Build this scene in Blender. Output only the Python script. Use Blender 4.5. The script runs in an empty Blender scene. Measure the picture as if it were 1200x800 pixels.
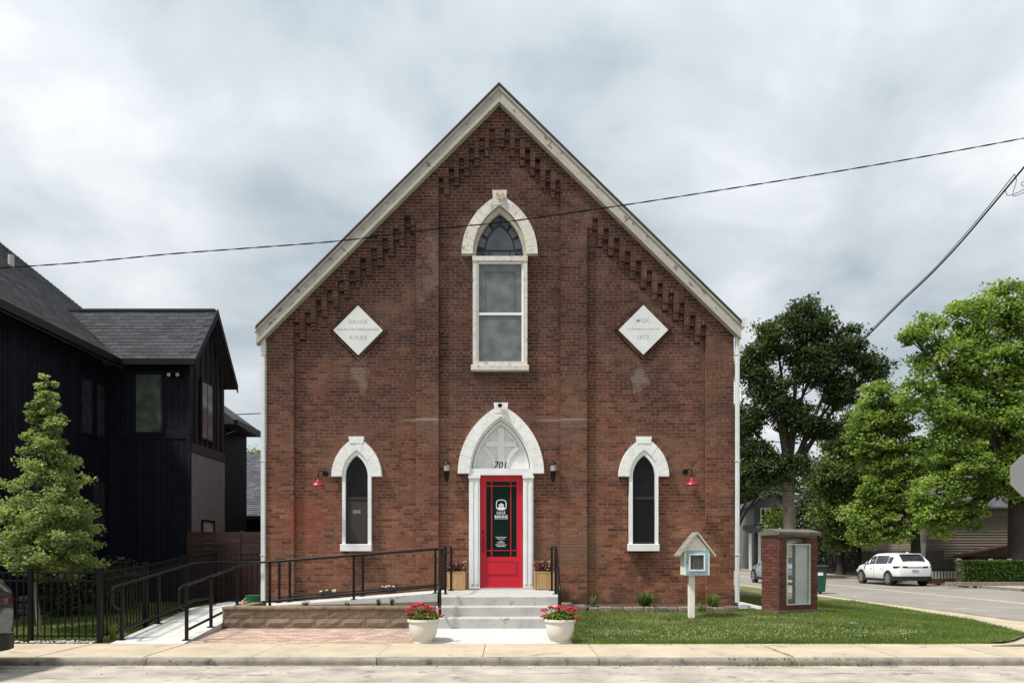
import bpy, math, random
import numpy as np
from mathutils import Vector, Matrix
R = math.radians
random.seed(7)
SC = bpy.context.scene
COL = SC.collection
F = 867.0; HY = 649.0; CZ = 1.55          # focal length in px of the 1200 px wide photo, horizon row, eye height
D = 16.5; S = F / D                        # distance of the church front, px per metre there

# ------------------------------------------------------------------ camera, world, sun, exposure
cam = bpy.data.objects.new('camera', bpy.data.cameras.new('camera'))
COL.objects.link(cam)
cam.location = (0, 0, CZ); cam.rotation_euler = (R(90), 0, 0)
cam.data.sensor_width = 36; cam.data.lens = 36 * F / 1200
cam.data.shift_y = (HY - 400) / 1200
cam.data.clip_start = 0.05; cam.data.clip_end = 3000
SC.camera = cam
SC.render.resolution_x = 1024; SC.render.resolution_y = 682
SC.view_settings.view_transform = 'Standard'; SC.view_settings.look = 'None'
SC.view_settings.exposure = 0.30; SC.view_settings.gamma = 1
SC.view_settings.use_curve_mapping = False
SUN_DIR = Vector((-0.47, -0.24, 0.85)).normalized()
wd = bpy.data.worlds.new('World'); SC.world = wd; wd.use_nodes = True
nt = wd.node_tree; nt.nodes.clear(); N = nt.nodes.new; L = nt.links.new
out = N('ShaderNodeOutputWorld')
sky = N('ShaderNodeTexSky'); sky.sky_type = 'NISHITA'; sky.sun_disc = False
sky.sun_elevation = math.asin(SUN_DIR.z)
sky.sun_rotation = math.atan2(SUN_DIR.x, SUN_DIR.y)
bgs = N('ShaderNodeBackground'); bgs.inputs[1].default_value = 0.10; L(sky.outputs[0], bgs.inputs[0])
tc = N('ShaderNodeTexCoord')
sep = N('ShaderNodeSeparateXYZ'); L(tc.outputs['Generated'], sep.inputs[0])
def mth(op, a, b=None, c=None):
    n = N('ShaderNodeMath'); n.operation = op
    for i, v in enumerate((a, b, c)):
        if v is None: continue
        if isinstance(v, (int, float)): n.inputs[i].default_value = v
        else: L(v, n.inputs[i])
    return n.outputs[0]
zz = mth('ADD', mth('MAXIMUM', sep.outputs[2], 0.0), 0.32)
cx_ = mth('DIVIDE', sep.outputs[0], zz); cy_ = mth('DIVIDE', sep.outputs[1], zz)
cmb = N('ShaderNodeCombineXYZ'); L(cx_, cmb.inputs[0]); L(cy_, cmb.inputs[1])
def cloud_noise(scale, off, detail, rough, dist):
    mp = N('ShaderNodeMapping'); L(cmb.outputs[0], mp.inputs[0]); mp.inputs['Location'].default_value = off
    n = N('ShaderNodeTexNoise'); n.inputs['Scale'].default_value = scale; n.inputs['Detail'].default_value = detail
    n.inputs['Roughness'].default_value = rough; n.inputs['Distortion'].default_value = dist
    L(mp.outputs[0], n.inputs['Vector']); return n.outputs[0]
n1 = cloud_noise(2.1, (3.1, 7.4, 0.3), 8, 0.50, 0.25)
n2 = cloud_noise(0.8, (9.3, 1.7, 2.2), 3, 0.5, 0.2)
mixv = mth('ADD', mth('MULTIPLY', n1, 0.68), mth('MULTIPLY', n2, 0.32))
cr = N('ShaderNodeValToRGB'); L(mixv, cr.inputs[0])
e = cr.color_ramp.elements
e[0].position = 0.39; e[0].color = (0.42, 0.48, 0.53, 1)
e[1].position = 0.61; e[1].color = (0.88, 0.90, 0.93, 1)
m_ = e.new(0.50); m_.color = (0.61, 0.66, 0.70, 1)
grad = mth('MULTIPLY_ADD', mth('POWER', mth('MAXIMUM', sep.outputs[2], 0.0), 1.3), 0.50, 0.80)   # an overcast sky is brighter overhead
bgc = N('ShaderNodeBackground'); L(cr.outputs[0], bgc.inputs[0]); L(grad, bgc.inputs[1])
cov = N('ShaderNodeMapRange'); cov.inputs[1].default_value = 0.36; cov.inputs[2].default_value = 0.46
cov.inputs[3].default_value = 0.72; cov.inputs[4].default_value = 0.97
L(mixv, cov.inputs[0])
mx = N('ShaderNodeMixShader'); L(cov.outputs[0], mx.inputs[0]); L(bgs.outputs[0], mx.inputs[1]); L(bgc.outputs[0], mx.inputs[2])
L(mx.outputs[0], out.inputs[0])
sun = bpy.data.objects.new('sun', bpy.data.lights.new('sun', 'SUN')); COL.objects.link(sun)
sun.data.energy = 4.2; sun.data.angle = R(6); sun.data.color = (1.0, 0.955, 0.89)
sun.rotation_euler = (-SUN_DIR).to_track_quat('-Z', 'Y').to_euler()

# ------------------------------------------------------------------ materials
MC = {}
def M(name, col, rough=0.8, var=0.18, scale=6.0, col2=None, bump=0.25, bscale=45.0, metal=0.0, spec=0.35, attr=False, attrvar=0.35,
      stain=None, coat=0.0, stretch=(1, 1, 1), detail=5):
    """procedural principled material: two noise octaves of colour, fine relief, optional per-piece variation"""
    if name in MC: return MC[name]
    m = bpy.data.materials.new(name); m.use_nodes = True; MC[name] = m
    t = m.node_tree; b = t.nodes['Principled BSDF']; n = t.nodes.new; l = t.links.new
    tcn = n('ShaderNodeTexCoord'); oi = n('ShaderNodeObjectInfo')
    add = n('ShaderNodeVectorMath'); add.operation = 'MULTIPLY_ADD'
    add.inputs[1].default_value = stretch
    cm = n('ShaderNodeCombineXYZ')
    mu = n('ShaderNodeMath'); mu.operation = 'MULTIPLY'; mu.inputs[1].default_value = 37.0; l(oi.outputs['Random'], mu.inputs[0])
    for i in range(3): l(mu.outputs[0], cm.inputs[i])
    l(tcn.outputs['Object'], add.inputs[0]); l(cm.outputs[0], add.inputs[2])
    no = n('ShaderNodeTexNoise'); no.inputs['Scale'].default_value = scale; no.inputs['Detail'].default_value = detail
    no.inputs['Roughness'].default_value = 0.62
    l(add.outputs[0], no.inputs['Vector'])
    rp = n('ShaderNodeValToRGB'); l(no.outputs[0], rp.inputs[0])
    c = Vector(col[:3]); c2 = Vector(col2[:3]) if col2 else c * (1 + var)
    rp.color_ramp.elements[0].position = 0.32; rp.color_ramp.elements[1].position = 0.68
    rp.color_ramp.elements[0].color = (*(c * (1 - var)), 1); rp.color_ramp.elements[1].color = (*c2, 1)
    last = rp.outputs[0]
    if attr:
        at = n('ShaderNodeAttribute'); at.attribute_name = 'bv'
        sm = n('ShaderNodeMath'); sm.operation = 'ADD'; l(at.outputs['Fac'], sm.inputs[0]); l(oi.outputs['Random'], sm.inputs[1])
        fr = n('ShaderNodeMath'); fr.operation = 'FRACT'; l(sm.outputs[0], fr.inputs[0])
        mr = n('ShaderNodeMapRange'); mr.inputs[3].default_value = 1 - attrvar; mr.inputs[4].default_value = 1 + attrvar; l(fr.outputs[0], mr.inputs[0])
        vm = n('ShaderNodeVectorMath'); vm.operation = 'SCALE'; l(last, vm.inputs[0]); l(mr.outputs[0], vm.inputs['Scale'])
        last = vm.outputs[0]
    if stain:
        sn = n('ShaderNodeTexNoise'); sn.inputs['Scale'].default_value = stain[1]; sn.inputs['Detail'].default_value = 8; sn.inputs['Roughness'].default_value = 0.75
        l(add.outputs[0], sn.inputs['Vector'])
        mr2 = n('ShaderNodeMapRange'); mr2.inputs[1].default_value = stain[2]; mr2.inputs[2].default_value = stain[2] + 0.07; l(sn.outputs[0], mr2.inputs[0])
        mxn = n('ShaderNodeMix'); mxn.data_type = 'RGBA'; l(mr2.outputs[0], mxn.inputs['Factor']); l(last, mxn.inputs['A']); mxn.inputs['B'].default_value = (*stain[0], 1)
        last = mxn.outputs['Result']
    l(last, b.inputs['Base Color'])
    b.inputs['Roughness'].default_value = rough; b.inputs['Metallic'].default_value = metal
    b.inputs['Specular IOR Level'].default_value = spec; b.inputs['Coat Weight'].default_value = coat
    if bump:
        bn = n('ShaderNodeTexNoise'); bn.inputs['Scale'].default_value = bscale; bn.inputs['Detail'].default_value = 4; l(add.outputs[0], bn.inputs['Vector'])
        bu = n('ShaderNodeBump'); bu.inputs['Strength'].default_value = bump; bu.inputs['Distance'].default_value = 0.01
        l(bn.outputs[0], bu.inputs['Height']); l(bu.outputs[0], b.inputs['Normal'])
    return m

def glass(name, col, rough=0.06, alpha=1.0, spec=0.5):
    m = bpy.data.materials.new(name); m.use_nodes = True; MC[name] = m
    b = m.node_tree.nodes['Principled BSDF']
    b.inputs['Base Color'].default_value = (*col, 1); b.inputs['Roughness'].default_value = rough
    b.inputs['Specular IOR Level'].default_value = spec; b.inputs['Alpha'].default_value = alpha
    n = m.node_tree.nodes.new; l = m.node_tree.links.new
    no = n('ShaderNodeTexNoise'); no.inputs['Scale'].default_value = 2.2
    tcn = n('ShaderNodeTexCoord'); l(tcn.outputs['Object'], no.inputs['Vector'])
    rp = n('ShaderNodeValToRGB'); n3 = n('ShaderNodeTexNoise'); n3.inputs['Scale'].default_value = 3.5; n3.inputs['Detail'].default_value = 5; l(tcn.outputs['Object'], n3.inputs['Vector']); l(n3.outputs[0], rp.inputs[0])
    rp.color_ramp.elements[0].position = .35; rp.color_ramp.elements[1].position = .65
    rp.color_ramp.elements[0].color = (*[c * .72 for c in col], 1); rp.color_ramp.elements[1].color = (*[c * 1.3 for c in col], 1); l(rp.outputs[0], b.inputs['Base Color'])  # cloudy mottling of the base colour, painted in place of soft reflections
    bu = n('ShaderNodeBump'); bu.inputs['Strength'].default_value = 0.12; bu.inputs['Distance'].default_value = 0.05
    l(no.outputs[0], bu.inputs['Height']); l(bu.outputs[0], b.inputs['Normal'])
    return m

def brick_mat(name='church_brick', mortar=False):
    m = bpy.data.materials.new(name); m.use_nodes = True; MC[name] = m
    t = m.node_tree; b = t.nodes['Principled BSDF']; n = t.nodes.new; l = t.links.new
    geo = n('ShaderNodeNewGeometry'); oi = n('ShaderNodeObjectInfo')
    sp = n('ShaderNodeSeparateXYZ'); l(geo.outputs['Position'], sp.inputs[0])
    def mm(op, a, b_=None, c_=None, clamp=False):
        q = n('ShaderNodeMath'); q.operation = op; q.use_clamp = clamp
        for i, v in enumerate((a, b_, c_)):
            if v is None: continue
            if isinstance(v, (int, float)): q.inputs[i].default_value = v
            else: l(v, q.inputs[i])
        return q.outputs[0]
    def noise(sc, det=4, ro=0.6, vec=None):
        q = n('ShaderNodeTexNoise'); q.inputs['Scale'].default_value = sc; q.inputs['Detail'].default_value = det; q.inputs['Roughness'].default_value = ro
        l(vec or geo.outputs['Position'], q.inputs['Vector']); return q.outputs[0]
    def mixc(f, a, b_):
        q = n('ShaderNodeMix'); q.data_type = 'RGBA'
        if isinstance(f, float): q.inputs['Factor'].default_value = f
        else: l(f, q.inputs['Factor'])
        for k, v in (('A', a), ('B', b_)):
            if isinstance(v, tuple): q.inputs[k].default_value = (*v, 1)
            else: l(v, q.inputs[k])
        return q.outputs['Result']
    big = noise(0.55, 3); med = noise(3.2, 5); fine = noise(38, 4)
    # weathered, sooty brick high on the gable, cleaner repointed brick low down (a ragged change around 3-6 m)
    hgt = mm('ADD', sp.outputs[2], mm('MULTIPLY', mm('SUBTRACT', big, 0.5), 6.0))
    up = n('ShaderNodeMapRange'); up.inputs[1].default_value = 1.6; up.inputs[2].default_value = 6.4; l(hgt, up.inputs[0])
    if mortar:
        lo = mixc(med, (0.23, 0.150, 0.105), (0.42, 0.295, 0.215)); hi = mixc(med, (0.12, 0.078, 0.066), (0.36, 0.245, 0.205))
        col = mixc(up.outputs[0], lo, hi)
    else:
        at = n('ShaderNodeAttribute'); at.attribute_name = 'bv'
        v = mm('FRACT', mm('ADD', at.outputs['Fac'], oi.outputs['Random']))
        v = mm('ADD', mm('MULTIPLY', v, 0.72), mm('MULTIPLY', mm('SUBTRACT', noise(1.7, 4, .65), 0.30), 0.72), None, True)
        r1 = n('ShaderNodeValToRGB'); l(v, r1.inputs[0]); e = r1.color_ramp.elements
        e[0].position = 0; e[0].color = (0.050, 0.024, 0.018, 1); e[1].position = 1; e[1].color = (0.34, 0.19, 0.14, 1)
        for p, c in ((0.12, (0.088, 0.036, 0.024)), (0.35, (0.155, 0.058, 0.036)), (0.7, (0.205, 0.080, 0.046)), (0.90, (0.235, 0.105, 0.060)), (0.975, (0.30, 0.13, 0.075))):
            q = e.new(p); q.color = (*c, 1)
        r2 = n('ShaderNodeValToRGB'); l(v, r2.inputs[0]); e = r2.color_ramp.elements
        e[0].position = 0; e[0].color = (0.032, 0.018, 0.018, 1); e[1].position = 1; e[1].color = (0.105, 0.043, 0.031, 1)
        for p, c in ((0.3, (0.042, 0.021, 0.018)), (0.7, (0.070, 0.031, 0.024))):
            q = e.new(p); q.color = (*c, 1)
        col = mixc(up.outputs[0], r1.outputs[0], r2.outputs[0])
        # dusty grey-tan film over part of the lower wall
        film = n('ShaderNodeMapRange'); film.inputs[1].default_value = 0.5; film.inputs[2].default_value = 0.72; film.inputs[4].default_value = 0.6; l(noise(0.9, 6, 0.7), film.inputs[0])
        col = mixc(film.outputs[0], col, (0.165, 0.10, 0.066))
        sp2 = n('ShaderNodeMapRange'); sp2.inputs[1].default_value = 0.3; sp2.inputs[2].default_value = 0.7; sp2.inputs[3].default_value = 0.74; sp2.inputs[4].default_value = 1.45; l(mm('MULTIPLY_ADD', fine, 0.6, mm('MULTIPLY', med, 0.4)), sp2.inputs[0])
        vm = n('ShaderNodeVectorMath'); vm.operation = 'SCALE'; l(col, vm.inputs[0]); l(sp2.outputs[0], vm.inputs['Scale']); col = vm.outputs[0]
    # mineral runs below the two stone plaques, redder brick by the left lamp
    def blob(xc, zc, rx, rz, colr, amt, ragged=0.9):
        nonlocal col
        dx = mm('DIVIDE', mm('SUBTRACT', sp.outputs[0], xc), rx); dz = mm('DIVIDE', mm('SUBTRACT', sp.outputs[2], zc), rz)
        d = mm('ADD', mm('MULTIPLY', dx, dx), mm('MULTIPLY', dz, dz))
        d = mm('ADD', d, mm('MULTIPLY', mm('SUBTRACT', med, 0.5), ragged * 2.5))
        f = n('ShaderNodeMapRange'); f.inputs[1].default_value = 1.15; f.inputs[2].default_value = 0.1; f.inputs[4].default_value = amt; l(d, f.inputs[0])
        col = mixc(f.outputs[0], col, colr)
    blob((420 - 600) / S, CZ + (HY - 434) / S, 0.2, 0.42, (0.27, 0.225, 0.18), 0.45, 3.2)
    blob((752 - 600) / S, CZ + (HY - 440) / S, 0.17, 0.42, (0.27, 0.225, 0.19), 0.45, 3.2)
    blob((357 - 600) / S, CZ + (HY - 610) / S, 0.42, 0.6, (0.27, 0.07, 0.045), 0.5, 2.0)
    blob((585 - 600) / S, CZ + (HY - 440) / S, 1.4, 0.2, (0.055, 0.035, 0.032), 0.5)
    blob((500 - 600) / S, CZ + (HY - 491) / S, 0.55, 0.045, (0.34, 0.30, 0.27), 0.6, 0.5)
    blob((660 - 600) / S, CZ + (HY - 491) / S, 0.7, 0.04, (0.34, 0.30, 0.27), 0.5, 0.5)
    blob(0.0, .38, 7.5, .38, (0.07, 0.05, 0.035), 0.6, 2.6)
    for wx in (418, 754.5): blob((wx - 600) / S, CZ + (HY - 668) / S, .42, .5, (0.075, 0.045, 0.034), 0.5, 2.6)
    blob((505 - 600) / S, CZ + (HY - 315) / S, .28, .5, (0.30, 0.225, 0.185), 0.25, 5.0)
    blob((660 - 600) / S, CZ + (HY - 640) / S, .9, .6, (0.19, 0.115, 0.08), 0.5, 3.0)
    for cc_, zc_ in ((508, 500), (664, 500)): blob((cc_ - 600) / S, CZ + (HY - zc_) / S, .34, .6, (0.21, 0.15, 0.115), 0.3, 4.5)
    l(col, b.inputs['Base Color']); b.inputs['Roughness'].default_value = 0.92; b.inputs['Specular IOR Level'].default_value = 0.2
    bu = n('ShaderNodeBump'); bu.inputs['Strength'].default_value = 0.5; bu.inputs['Distance'].default_value = 0.008
    l(mm('MULTIPLY_ADD', noise(90, 3), 0.5, fine), bu.inputs['Height']); l(bu.outputs[0], b.inputs['Normal'])
    return m

def leaf_mat(name, dark, light, trans=0.35):
    m = bpy.data.materials.new(name); m.use_nodes = True; MC[name] = m
    t = m.node_tree; t.nodes.clear(); n = t.nodes.new; l = t.links.new
    o = n('ShaderNodeOutputMaterial'); at = n('ShaderNodeAttribute'); at.attribute_name = 'bv'
    rp = n('ShaderNodeValToRGB'); l(at.outputs['Fac'], rp.inputs[0])
    rp.color_ramp.elements[0].color = (*dark, 1); rp.color_ramp.elements[1].color = (light[0] * 1.25, light[1] * 1.1, light[2], 1); q_ = rp.color_ramp.elements.new(.72); q_.color = (*[a * .35 + b * .65 for a, b in zip(dark, light)], 1)
    df = n('ShaderNodeBsdfPrincipled'); df.inputs['Roughness'].default_value = 0.55; df.inputs['Specular IOR Level'].default_value = 0.3
    l(rp.outputs[0], df.inputs['Base Color'])
    tr = n('ShaderNodeBsdfTranslucent'); vm = n('ShaderNodeVectorMath'); vm.operation = 'MULTIPLY'; vm.inputs[1].default_value = (1.25, 1.3, 0.6)
    l(rp.outputs[0], vm.inputs[0]); l(vm.outputs[0], tr.inputs[0])
    mxs = n('ShaderNodeMixShader'); mxs.inputs[0].default_value = trans; l(df.outputs[0], mxs.inputs[1]); l(tr.outputs[0], mxs.inputs[2]); l(mxs.outputs[0], o.inputs[0])
    return m

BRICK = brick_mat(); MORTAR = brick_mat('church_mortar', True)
WHITE = M('white_paint', (0.72, 0.73, 0.73), 0.55, 0.07, 3, bump=0.15, bscale=30, stain=((0.58, 0.58, 0.56), 5, 0.62))
WHITE_STONE = M('white_painted_stone', (0.70, 0.71, 0.70), 0.8, 0.10, 7, bump=0.55, bscale=24, stain=((0.60, 0.60, 0.58), 8, 0.62))
OLD_STONE = M('weathered_white_stone', (0.58, 0.56, 0.51), 0.9, 0.15, 6, bump=0.8, bscale=26, stain=((0.22, 0.18, 0.14), 8, 0.565))
OLD_PAINT = M('old_peeling_paint', (0.38, 0.365, 0.32), 0.85, 0.12, 3, bump=0.5, bscale=40, stain=((0.20, 0.17, 0.14), 4.5, 0.585))
SANDSTONE = M('sandstone_reveal', (0.40, 0.37, 0.31), 0.9, 0.12, 6, bump=0.5)
DIRTY_WHITE = M('dirty_white_frame', (0.55, 0.53, 0.48), 0.8, 0.15, 9, bump=0.4, stain=((0.23, 0.18, 0.15), 12, 0.565))
PLAQUE = M('plaque_stone', (0.60, 0.63, 0.62), 0.75, 0.07, 3, bump=0.2)
PLAQUE_TEXT = M('plaque_text', (0.44, 0.46, 0.45), 0.9, 0.1, 9, bump=0)
SHINGLE_EDGE = M('roof_edge', (0.035, 0.035, 0.035), 0.9)
ROOF = M('church_roof', (0.10, 0.095, 0.09), 0.95, 0.2)
RED = M('red_door_paint', (0.47, 0.006, 0.022), 0.40, 0.12, 2, bump=0.08, bscale=14, spec=0.4, stretch=(1, 1, .3))
BLACK = M('black_metal', (0.006, 0.006, 0.007), 0.4, 0.2, 4, bump=0.05, spec=0.22)
CONCRETE = M('new_concrete', (0.50, 0.50, 0.475), 0.9, 0.12, 2.2, bump=0.3, bscale=60, stain=((0.32, 0.31, 0.285), 1.9, 0.59))
STEPC = M('step_concrete', (0.42, 0.415, 0.39), 0.9, 0.18, 3, bump=0.3, bscale=60, stain=((0.23, 0.225, 0.21), 3, 0.57))
SIDEWALK = M('sidewalk_concrete', (0.43, 0.365, 0.265), 0.92, 0.14, 1.6, bump=0.5, bscale=70, stain=((0.27, 0.23, 0.17), 2.3, 0.575))
KERB = M('kerb_concrete', (0.215, 0.195, 0.16), 0.95, 0.28, 4, bump=1.0, bscale=40, stain=((0.09, 0.08, 0.065), 3, 0.56))
PAVER = M('clay_pavers', (0.40, 0.285, 0.23), 0.9, 0.16, 5, attr=True, attrvar=0.22, bump=0.4)
BLOCK = M('split_face_block', (0.205, 0.155, 0.110), 0.95, 0.22, 6, attr=True, attrvar=0.16, bump=1.0, bscale=30)
BORDER = M('border_stone', (0.19, 0.155, 0.13), 0.95, 0.25, 7, attr=True, attrvar=0.25, bump=0.9, bscale=30)
SOIL = M('soil', (0.07, 0.05, 0.035), 1.0, 0.3, 12, bump=1.0)
GRASS_BASE = M('grass_base', (0.080, 0.120, 0.030), 1.0, 0.35, 2.5, col2=(0.20, 0.19, 0.085), bump=0.8, bscale=60)
WINDARK = glass('dark_window_glass', (0.006, 0.006, 0.007), 0.07, spec=.2)
WINPALE = glass('curtain_and_reflection_glass', (0.115, 0.125, 0.13), 0.12)  # pale tone holds the curtain and a painted sky reflection
SCREEN = M('brown_screen', (0.035, 0.028, 0.025), 0.7, 0.15, 30, bump=0.1, bscale=200)
LEAD = M('lead_came', (0.015, 0.015, 0.018), 0.6)
PANE_A = glass('blue_grey_pane', (0.055, 0.065, 0.08), 0.2); PANE_B = glass('navy_pane', (0.018, 0.022, 0.055), 0.15); PANE_C = glass('green_grey_pane', (0.05, 0.065, 0.055), 0.2)
DOORGREEN = glass('dark_green_door_glass', (0.002, 0.013, 0.009), 0.18, spec=0.15)
DECAL = M('white_decal', (0.78, 0.78, 0.76), 0.6, 0.03, bump=0)
WOOD = M('planter_wood', (0.42, 0.265, 0.115), 0.7, 0.2, 3, stretch=(8, 8, 1), bump=0.3, attr=True, attrvar=0.12)
GUTTER = M('white_gutter', (0.60, 0.62, 0.61), 0.5, 0.08, 4, bump=0.05)

# ------------------------------------------------------------------ helpers
def wloc(o):
    v = Vector((0, 0, 0))
    while o is not None:
        v += o.location; o = o.parent
    return v
def tag(o, label=None, cat=None, group=None, kind=None):
    if label: o['label'] = label
    if cat: o['category'] = cat
    if group: o['group'] = group
    if kind: o['kind'] = kind
    return o
def thing(name, loc, label, cat, group=None, kind=None):
    o = bpy.data.objects.new(name, None); COL.objects.link(o); o.location = loc; o.empty_display_size = 0.3
    return tag(o, label, cat, group, kind)
class MB:
    def __init__(s): s.v = []; s.f = []; s.m = []; s.a = []; s.mi = 0; s.val = None
    def face(s, idx):
        s.f.append(idx); s.m.append(s.mi); s.a.append(random.random() if s.val is None else s.val)
    def add(s, vs, fs):
        b = len(s.v); s.v.extend([tuple(v) for v in vs]); old = s.val
        if s.val is None: s.val = random.random()
        for f in fs: s.face([i + b for i in f])
        s.val = old; return s
    def box(s, x0, x1, y0, y1, z0, z1, skip=''):
        vs = [(x0, y0, z0), (x1, y0, z0), (x1, y1, z0), (x0, y1, z0), (x0, y0, z1), (x1, y0, z1), (x1, y1, z1), (x0, y1, z1)]
        fs = {'b': (0, 3, 2, 1), 't': (4, 5, 6, 7), 'f': (0, 1, 5, 4), 'r': (1, 2, 6, 5), 'k': (2, 3, 7, 6), 'l': (3, 0, 4, 7)}
        return s.add(vs, [fs[k] for k in fs if k not in skip])
    def bbox(s, x0, x1, y0, y1, z0, z1, b=0.01):
        """box with chamfered front-back silhouette edges"""
        pts = [(x0 + b, z0), (x1 - b, z0), (x1, z0 + b), (x1, z1 - b), (x1 - b, z1), (x0 + b, z1), (x0, z1 - b), (x0, z0 + b)]
        n = 8; cxx = (x0 + x1) / 2; czz = (z0 + z1) / 2
        inn = [(px + (b if px < cxx else -b) * 0.9, pz + (b if pz < czz else -b) * 0.9) for px, pz in pts]
        vs = [(p[0], y0, p[1]) for p in inn] + [(p[0], y0 + b, p[1]) for p in pts] + [(p[0], y1 - b, p[1]) for p in pts] + [(p[0], y1, p[1]) for p in inn]
        fs = [tuple(range(n)), tuple(range(4 * n - 1, 3 * n - 1, -1))]
        for k in range(3):
            for i in range(n): j = (i + 1) % n; fs.append((k * n + i, (k + 1) * n + i, (k + 1) * n + j, k * n + j))
        return s.add(vs, [f[::-1] if len(f) == 4 else f for f in fs])
    def prism(s, pts, y0, y1):
        """polygon in x,z extruded from y0 (front) to y1"""
        n = len(pts)
        vs = [(p[0], y0, p[1]) for p in pts] + [(p[0], y1, p[1]) for p in pts]
        fs = [tuple(range(n)), tuple(range(2 * n - 1, n - 1, -1))] + [(i, i + n, (i + 1) % n + n, (i + 1) % n) for i in range(n)]
        return s.add(vs, fs)
    def prismx(s, pts, x0, x1):
        n = len(pts)
        vs = [(x0, p[0], p[1]) for p in pts] + [(x1, p[0], p[1]) for p in pts]
        fs = [tuple(range(n)), tuple(range(2 * n - 1, n - 1, -1))] + [(i, i + n, (i + 1) % n + n, (i + 1) % n) for i in range(n)]
        return s.add(vs, fs)
    def prismz(s, pts, z0, z1):
        n = len(pts)
        vs = [(p[0], p[1], z0) for p in pts] + [(p[0], p[1], z1) for p in pts]
        fs = [tuple(range(n)), tuple(range(2 * n - 1, n - 1, -1))] + [(i, i + n, (i + 1) % n + n, (i + 1) % n) for i in range(n)]
        return s.add(vs, fs)
    def band(s, outer, inner, y0, y1):
        """open strip between two polylines of equal length, extruded"""
        n = len(outer)
        vs = [(p[0], y0, p[1]) for p in outer] + [(p[0], y0, p[1]) for p in inner] + [(p[0], y1, p[1]) for p in outer] + [(p[0], y1, p[1]) for p in inner]
        fs = []
        for i in range(n - 1):
            fs += [(i, i + 1, n + i + 1, n + i), (i, 2 * n + i, 2 * n + i + 1, i + 1), (n + i, n + i + 1, 3 * n + i + 1, 3 * n + i), (2 * n + i, 3 * n + i, 3 * n + i + 1, 2 * n + i + 1)]
        fs += [(0, n, 3 * n, 2 * n), (n - 1, 3 * n - 1, 4 * n - 1, 2 * n - 1)]
        return s.add(vs, fs)
    def tube(s, pts, r, n=8, r2=None, cap=True):
        pts = [Vector(p) for p in pts]; m = len(pts)
        rs = [r + ((r2 if r2 is not None else r) - r) * i / max(1, m - 1) for i in range(m)] if not isinstance(r, (list, tuple)) else r
        vs = []; up = Vector((0, 0, 1)); prev = None
        for i, p in enumerate(pts):
            t = (pts[min(i + 1, m - 1)] - pts[max(i - 1, 0)]).normalized()
            a = t.cross(up) if prev is None else prev - t * prev.dot(t)
            if a.length < 1e-3: a = t.cross(Vector((0.3, 1, 0)))
            a.normalize(); prev = a; b = t.cross(a)
            for k in range(n):
                an = 2 * math.pi * (k + 0.5) / n
                vs.append(p + (a * math.cos(an) + b * math.sin(an)) * rs[i])
        fs = []
        for i in range(m - 1):
            for k in range(n):
                k2 = (k + 1) % n
                fs.append((i * n + k, i * n + k2, (i + 1) * n + k2, (i + 1) * n + k))
        if cap: fs += [tuple(range(n - 1, -1, -1)), tuple(range((m - 1) * n, m * n))]
        return s.add(vs, fs)
    def bar(s, p, q, w, h=None):
        """square bar from p to q"""
        h = h or w; p = Vector(p); q = Vector(q); t = (q - p).normalized()
        a = t.cross(Vector((0, 0, 1)))
        if a.length < 1e-3: a = Vector((1, 0, 0))
        a.normalize(); b = a.cross(t)
        vs = [c + a * (sx * w / 2) + b * (sz * h / 2) for c in (p, q) for sx, sz in ((-1, -1), (1, -1), (1, 1), (-1, 1))]
        return s.add(vs, [(0, 1, 2, 3)[::-1], (4, 5, 6, 7), (0, 1, 5, 4), (1, 2, 6, 5), (2, 3, 7, 6), (3, 0, 4, 7)])
    def lathe(s, prof, c=(0, 0, 0), n=24):
        vs = []; fs = []
        for r, z in prof:
            for k in range(n): an = 2 * math.pi * k / n; vs.append((c[0] + r * math.cos(an), c[1] + r * math.sin(an), c[2] + z))
        for i in range(len(prof) - 1):
            for k in range(n): k2 = (k + 1) % n; fs.append((i * n + k, i * n + k2, (i + 1) * n + k2, (i + 1) * n + k))
        return s.add(vs, fs)
    def ball(s, c, r, n=8, sq=(1, 1, 1), jit=0.0):
        vs = [(c[0], c[1], c[2] - r * sq[2])]; m = n // 2
        for i in range(1, m):
            th = math.pi * i / m
            for k in range(n):
                ph = 2 * math.pi * k / n; q = 1 + random.uniform(-jit, jit)
                vs.append((c[0] + r * q * sq[0] * math.sin(th) * math.cos(ph), c[1] + r * q * sq[1] * math.sin(th) * math.sin(ph), c[2] - r * q * sq[2] * math.cos(th)))
        vs.append((c[0], c[1], c[2] + r * sq[2])); t = len(vs) - 1
        fs = [(0, 1 + (k + 1) % n, 1 + k) for k in range(n)] + [(t, 1 + (m - 2) * n + k, 1 + (m - 2) * n + (k + 1) % n) for k in range(n)]
        for i in range(m - 2):
            for k in range(n): k2 = (k + 1) % n; fs.append((1 + i * n + k, 1 + i * n + k2, 1 + (i + 1) * n + k2, 1 + (i + 1) * n + k))
        return s.add(vs, fs)
    def mesh(s, name, mats, off=(0, 0, 0), smooth=False):
        me = bpy.data.meshes.new(name)
        me.from_pydata([(v[0] - off[0], v[1] - off[1], v[2] - off[2]) for v in s.v], [], s.f)
        for m in (mats if isinstance(mats, (list, tuple)) else [mats]): me.materials.append(m)
        me.polygons.foreach_set('material_index', s.m)
        at = me.attributes.new('bv', 'FLOAT', 'FACE'); at.data.foreach_set('value', s.a)
        if smooth: me.polygons.foreach_set('use_smooth', [True] * len(s.f))
        me.update(); return me
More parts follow.
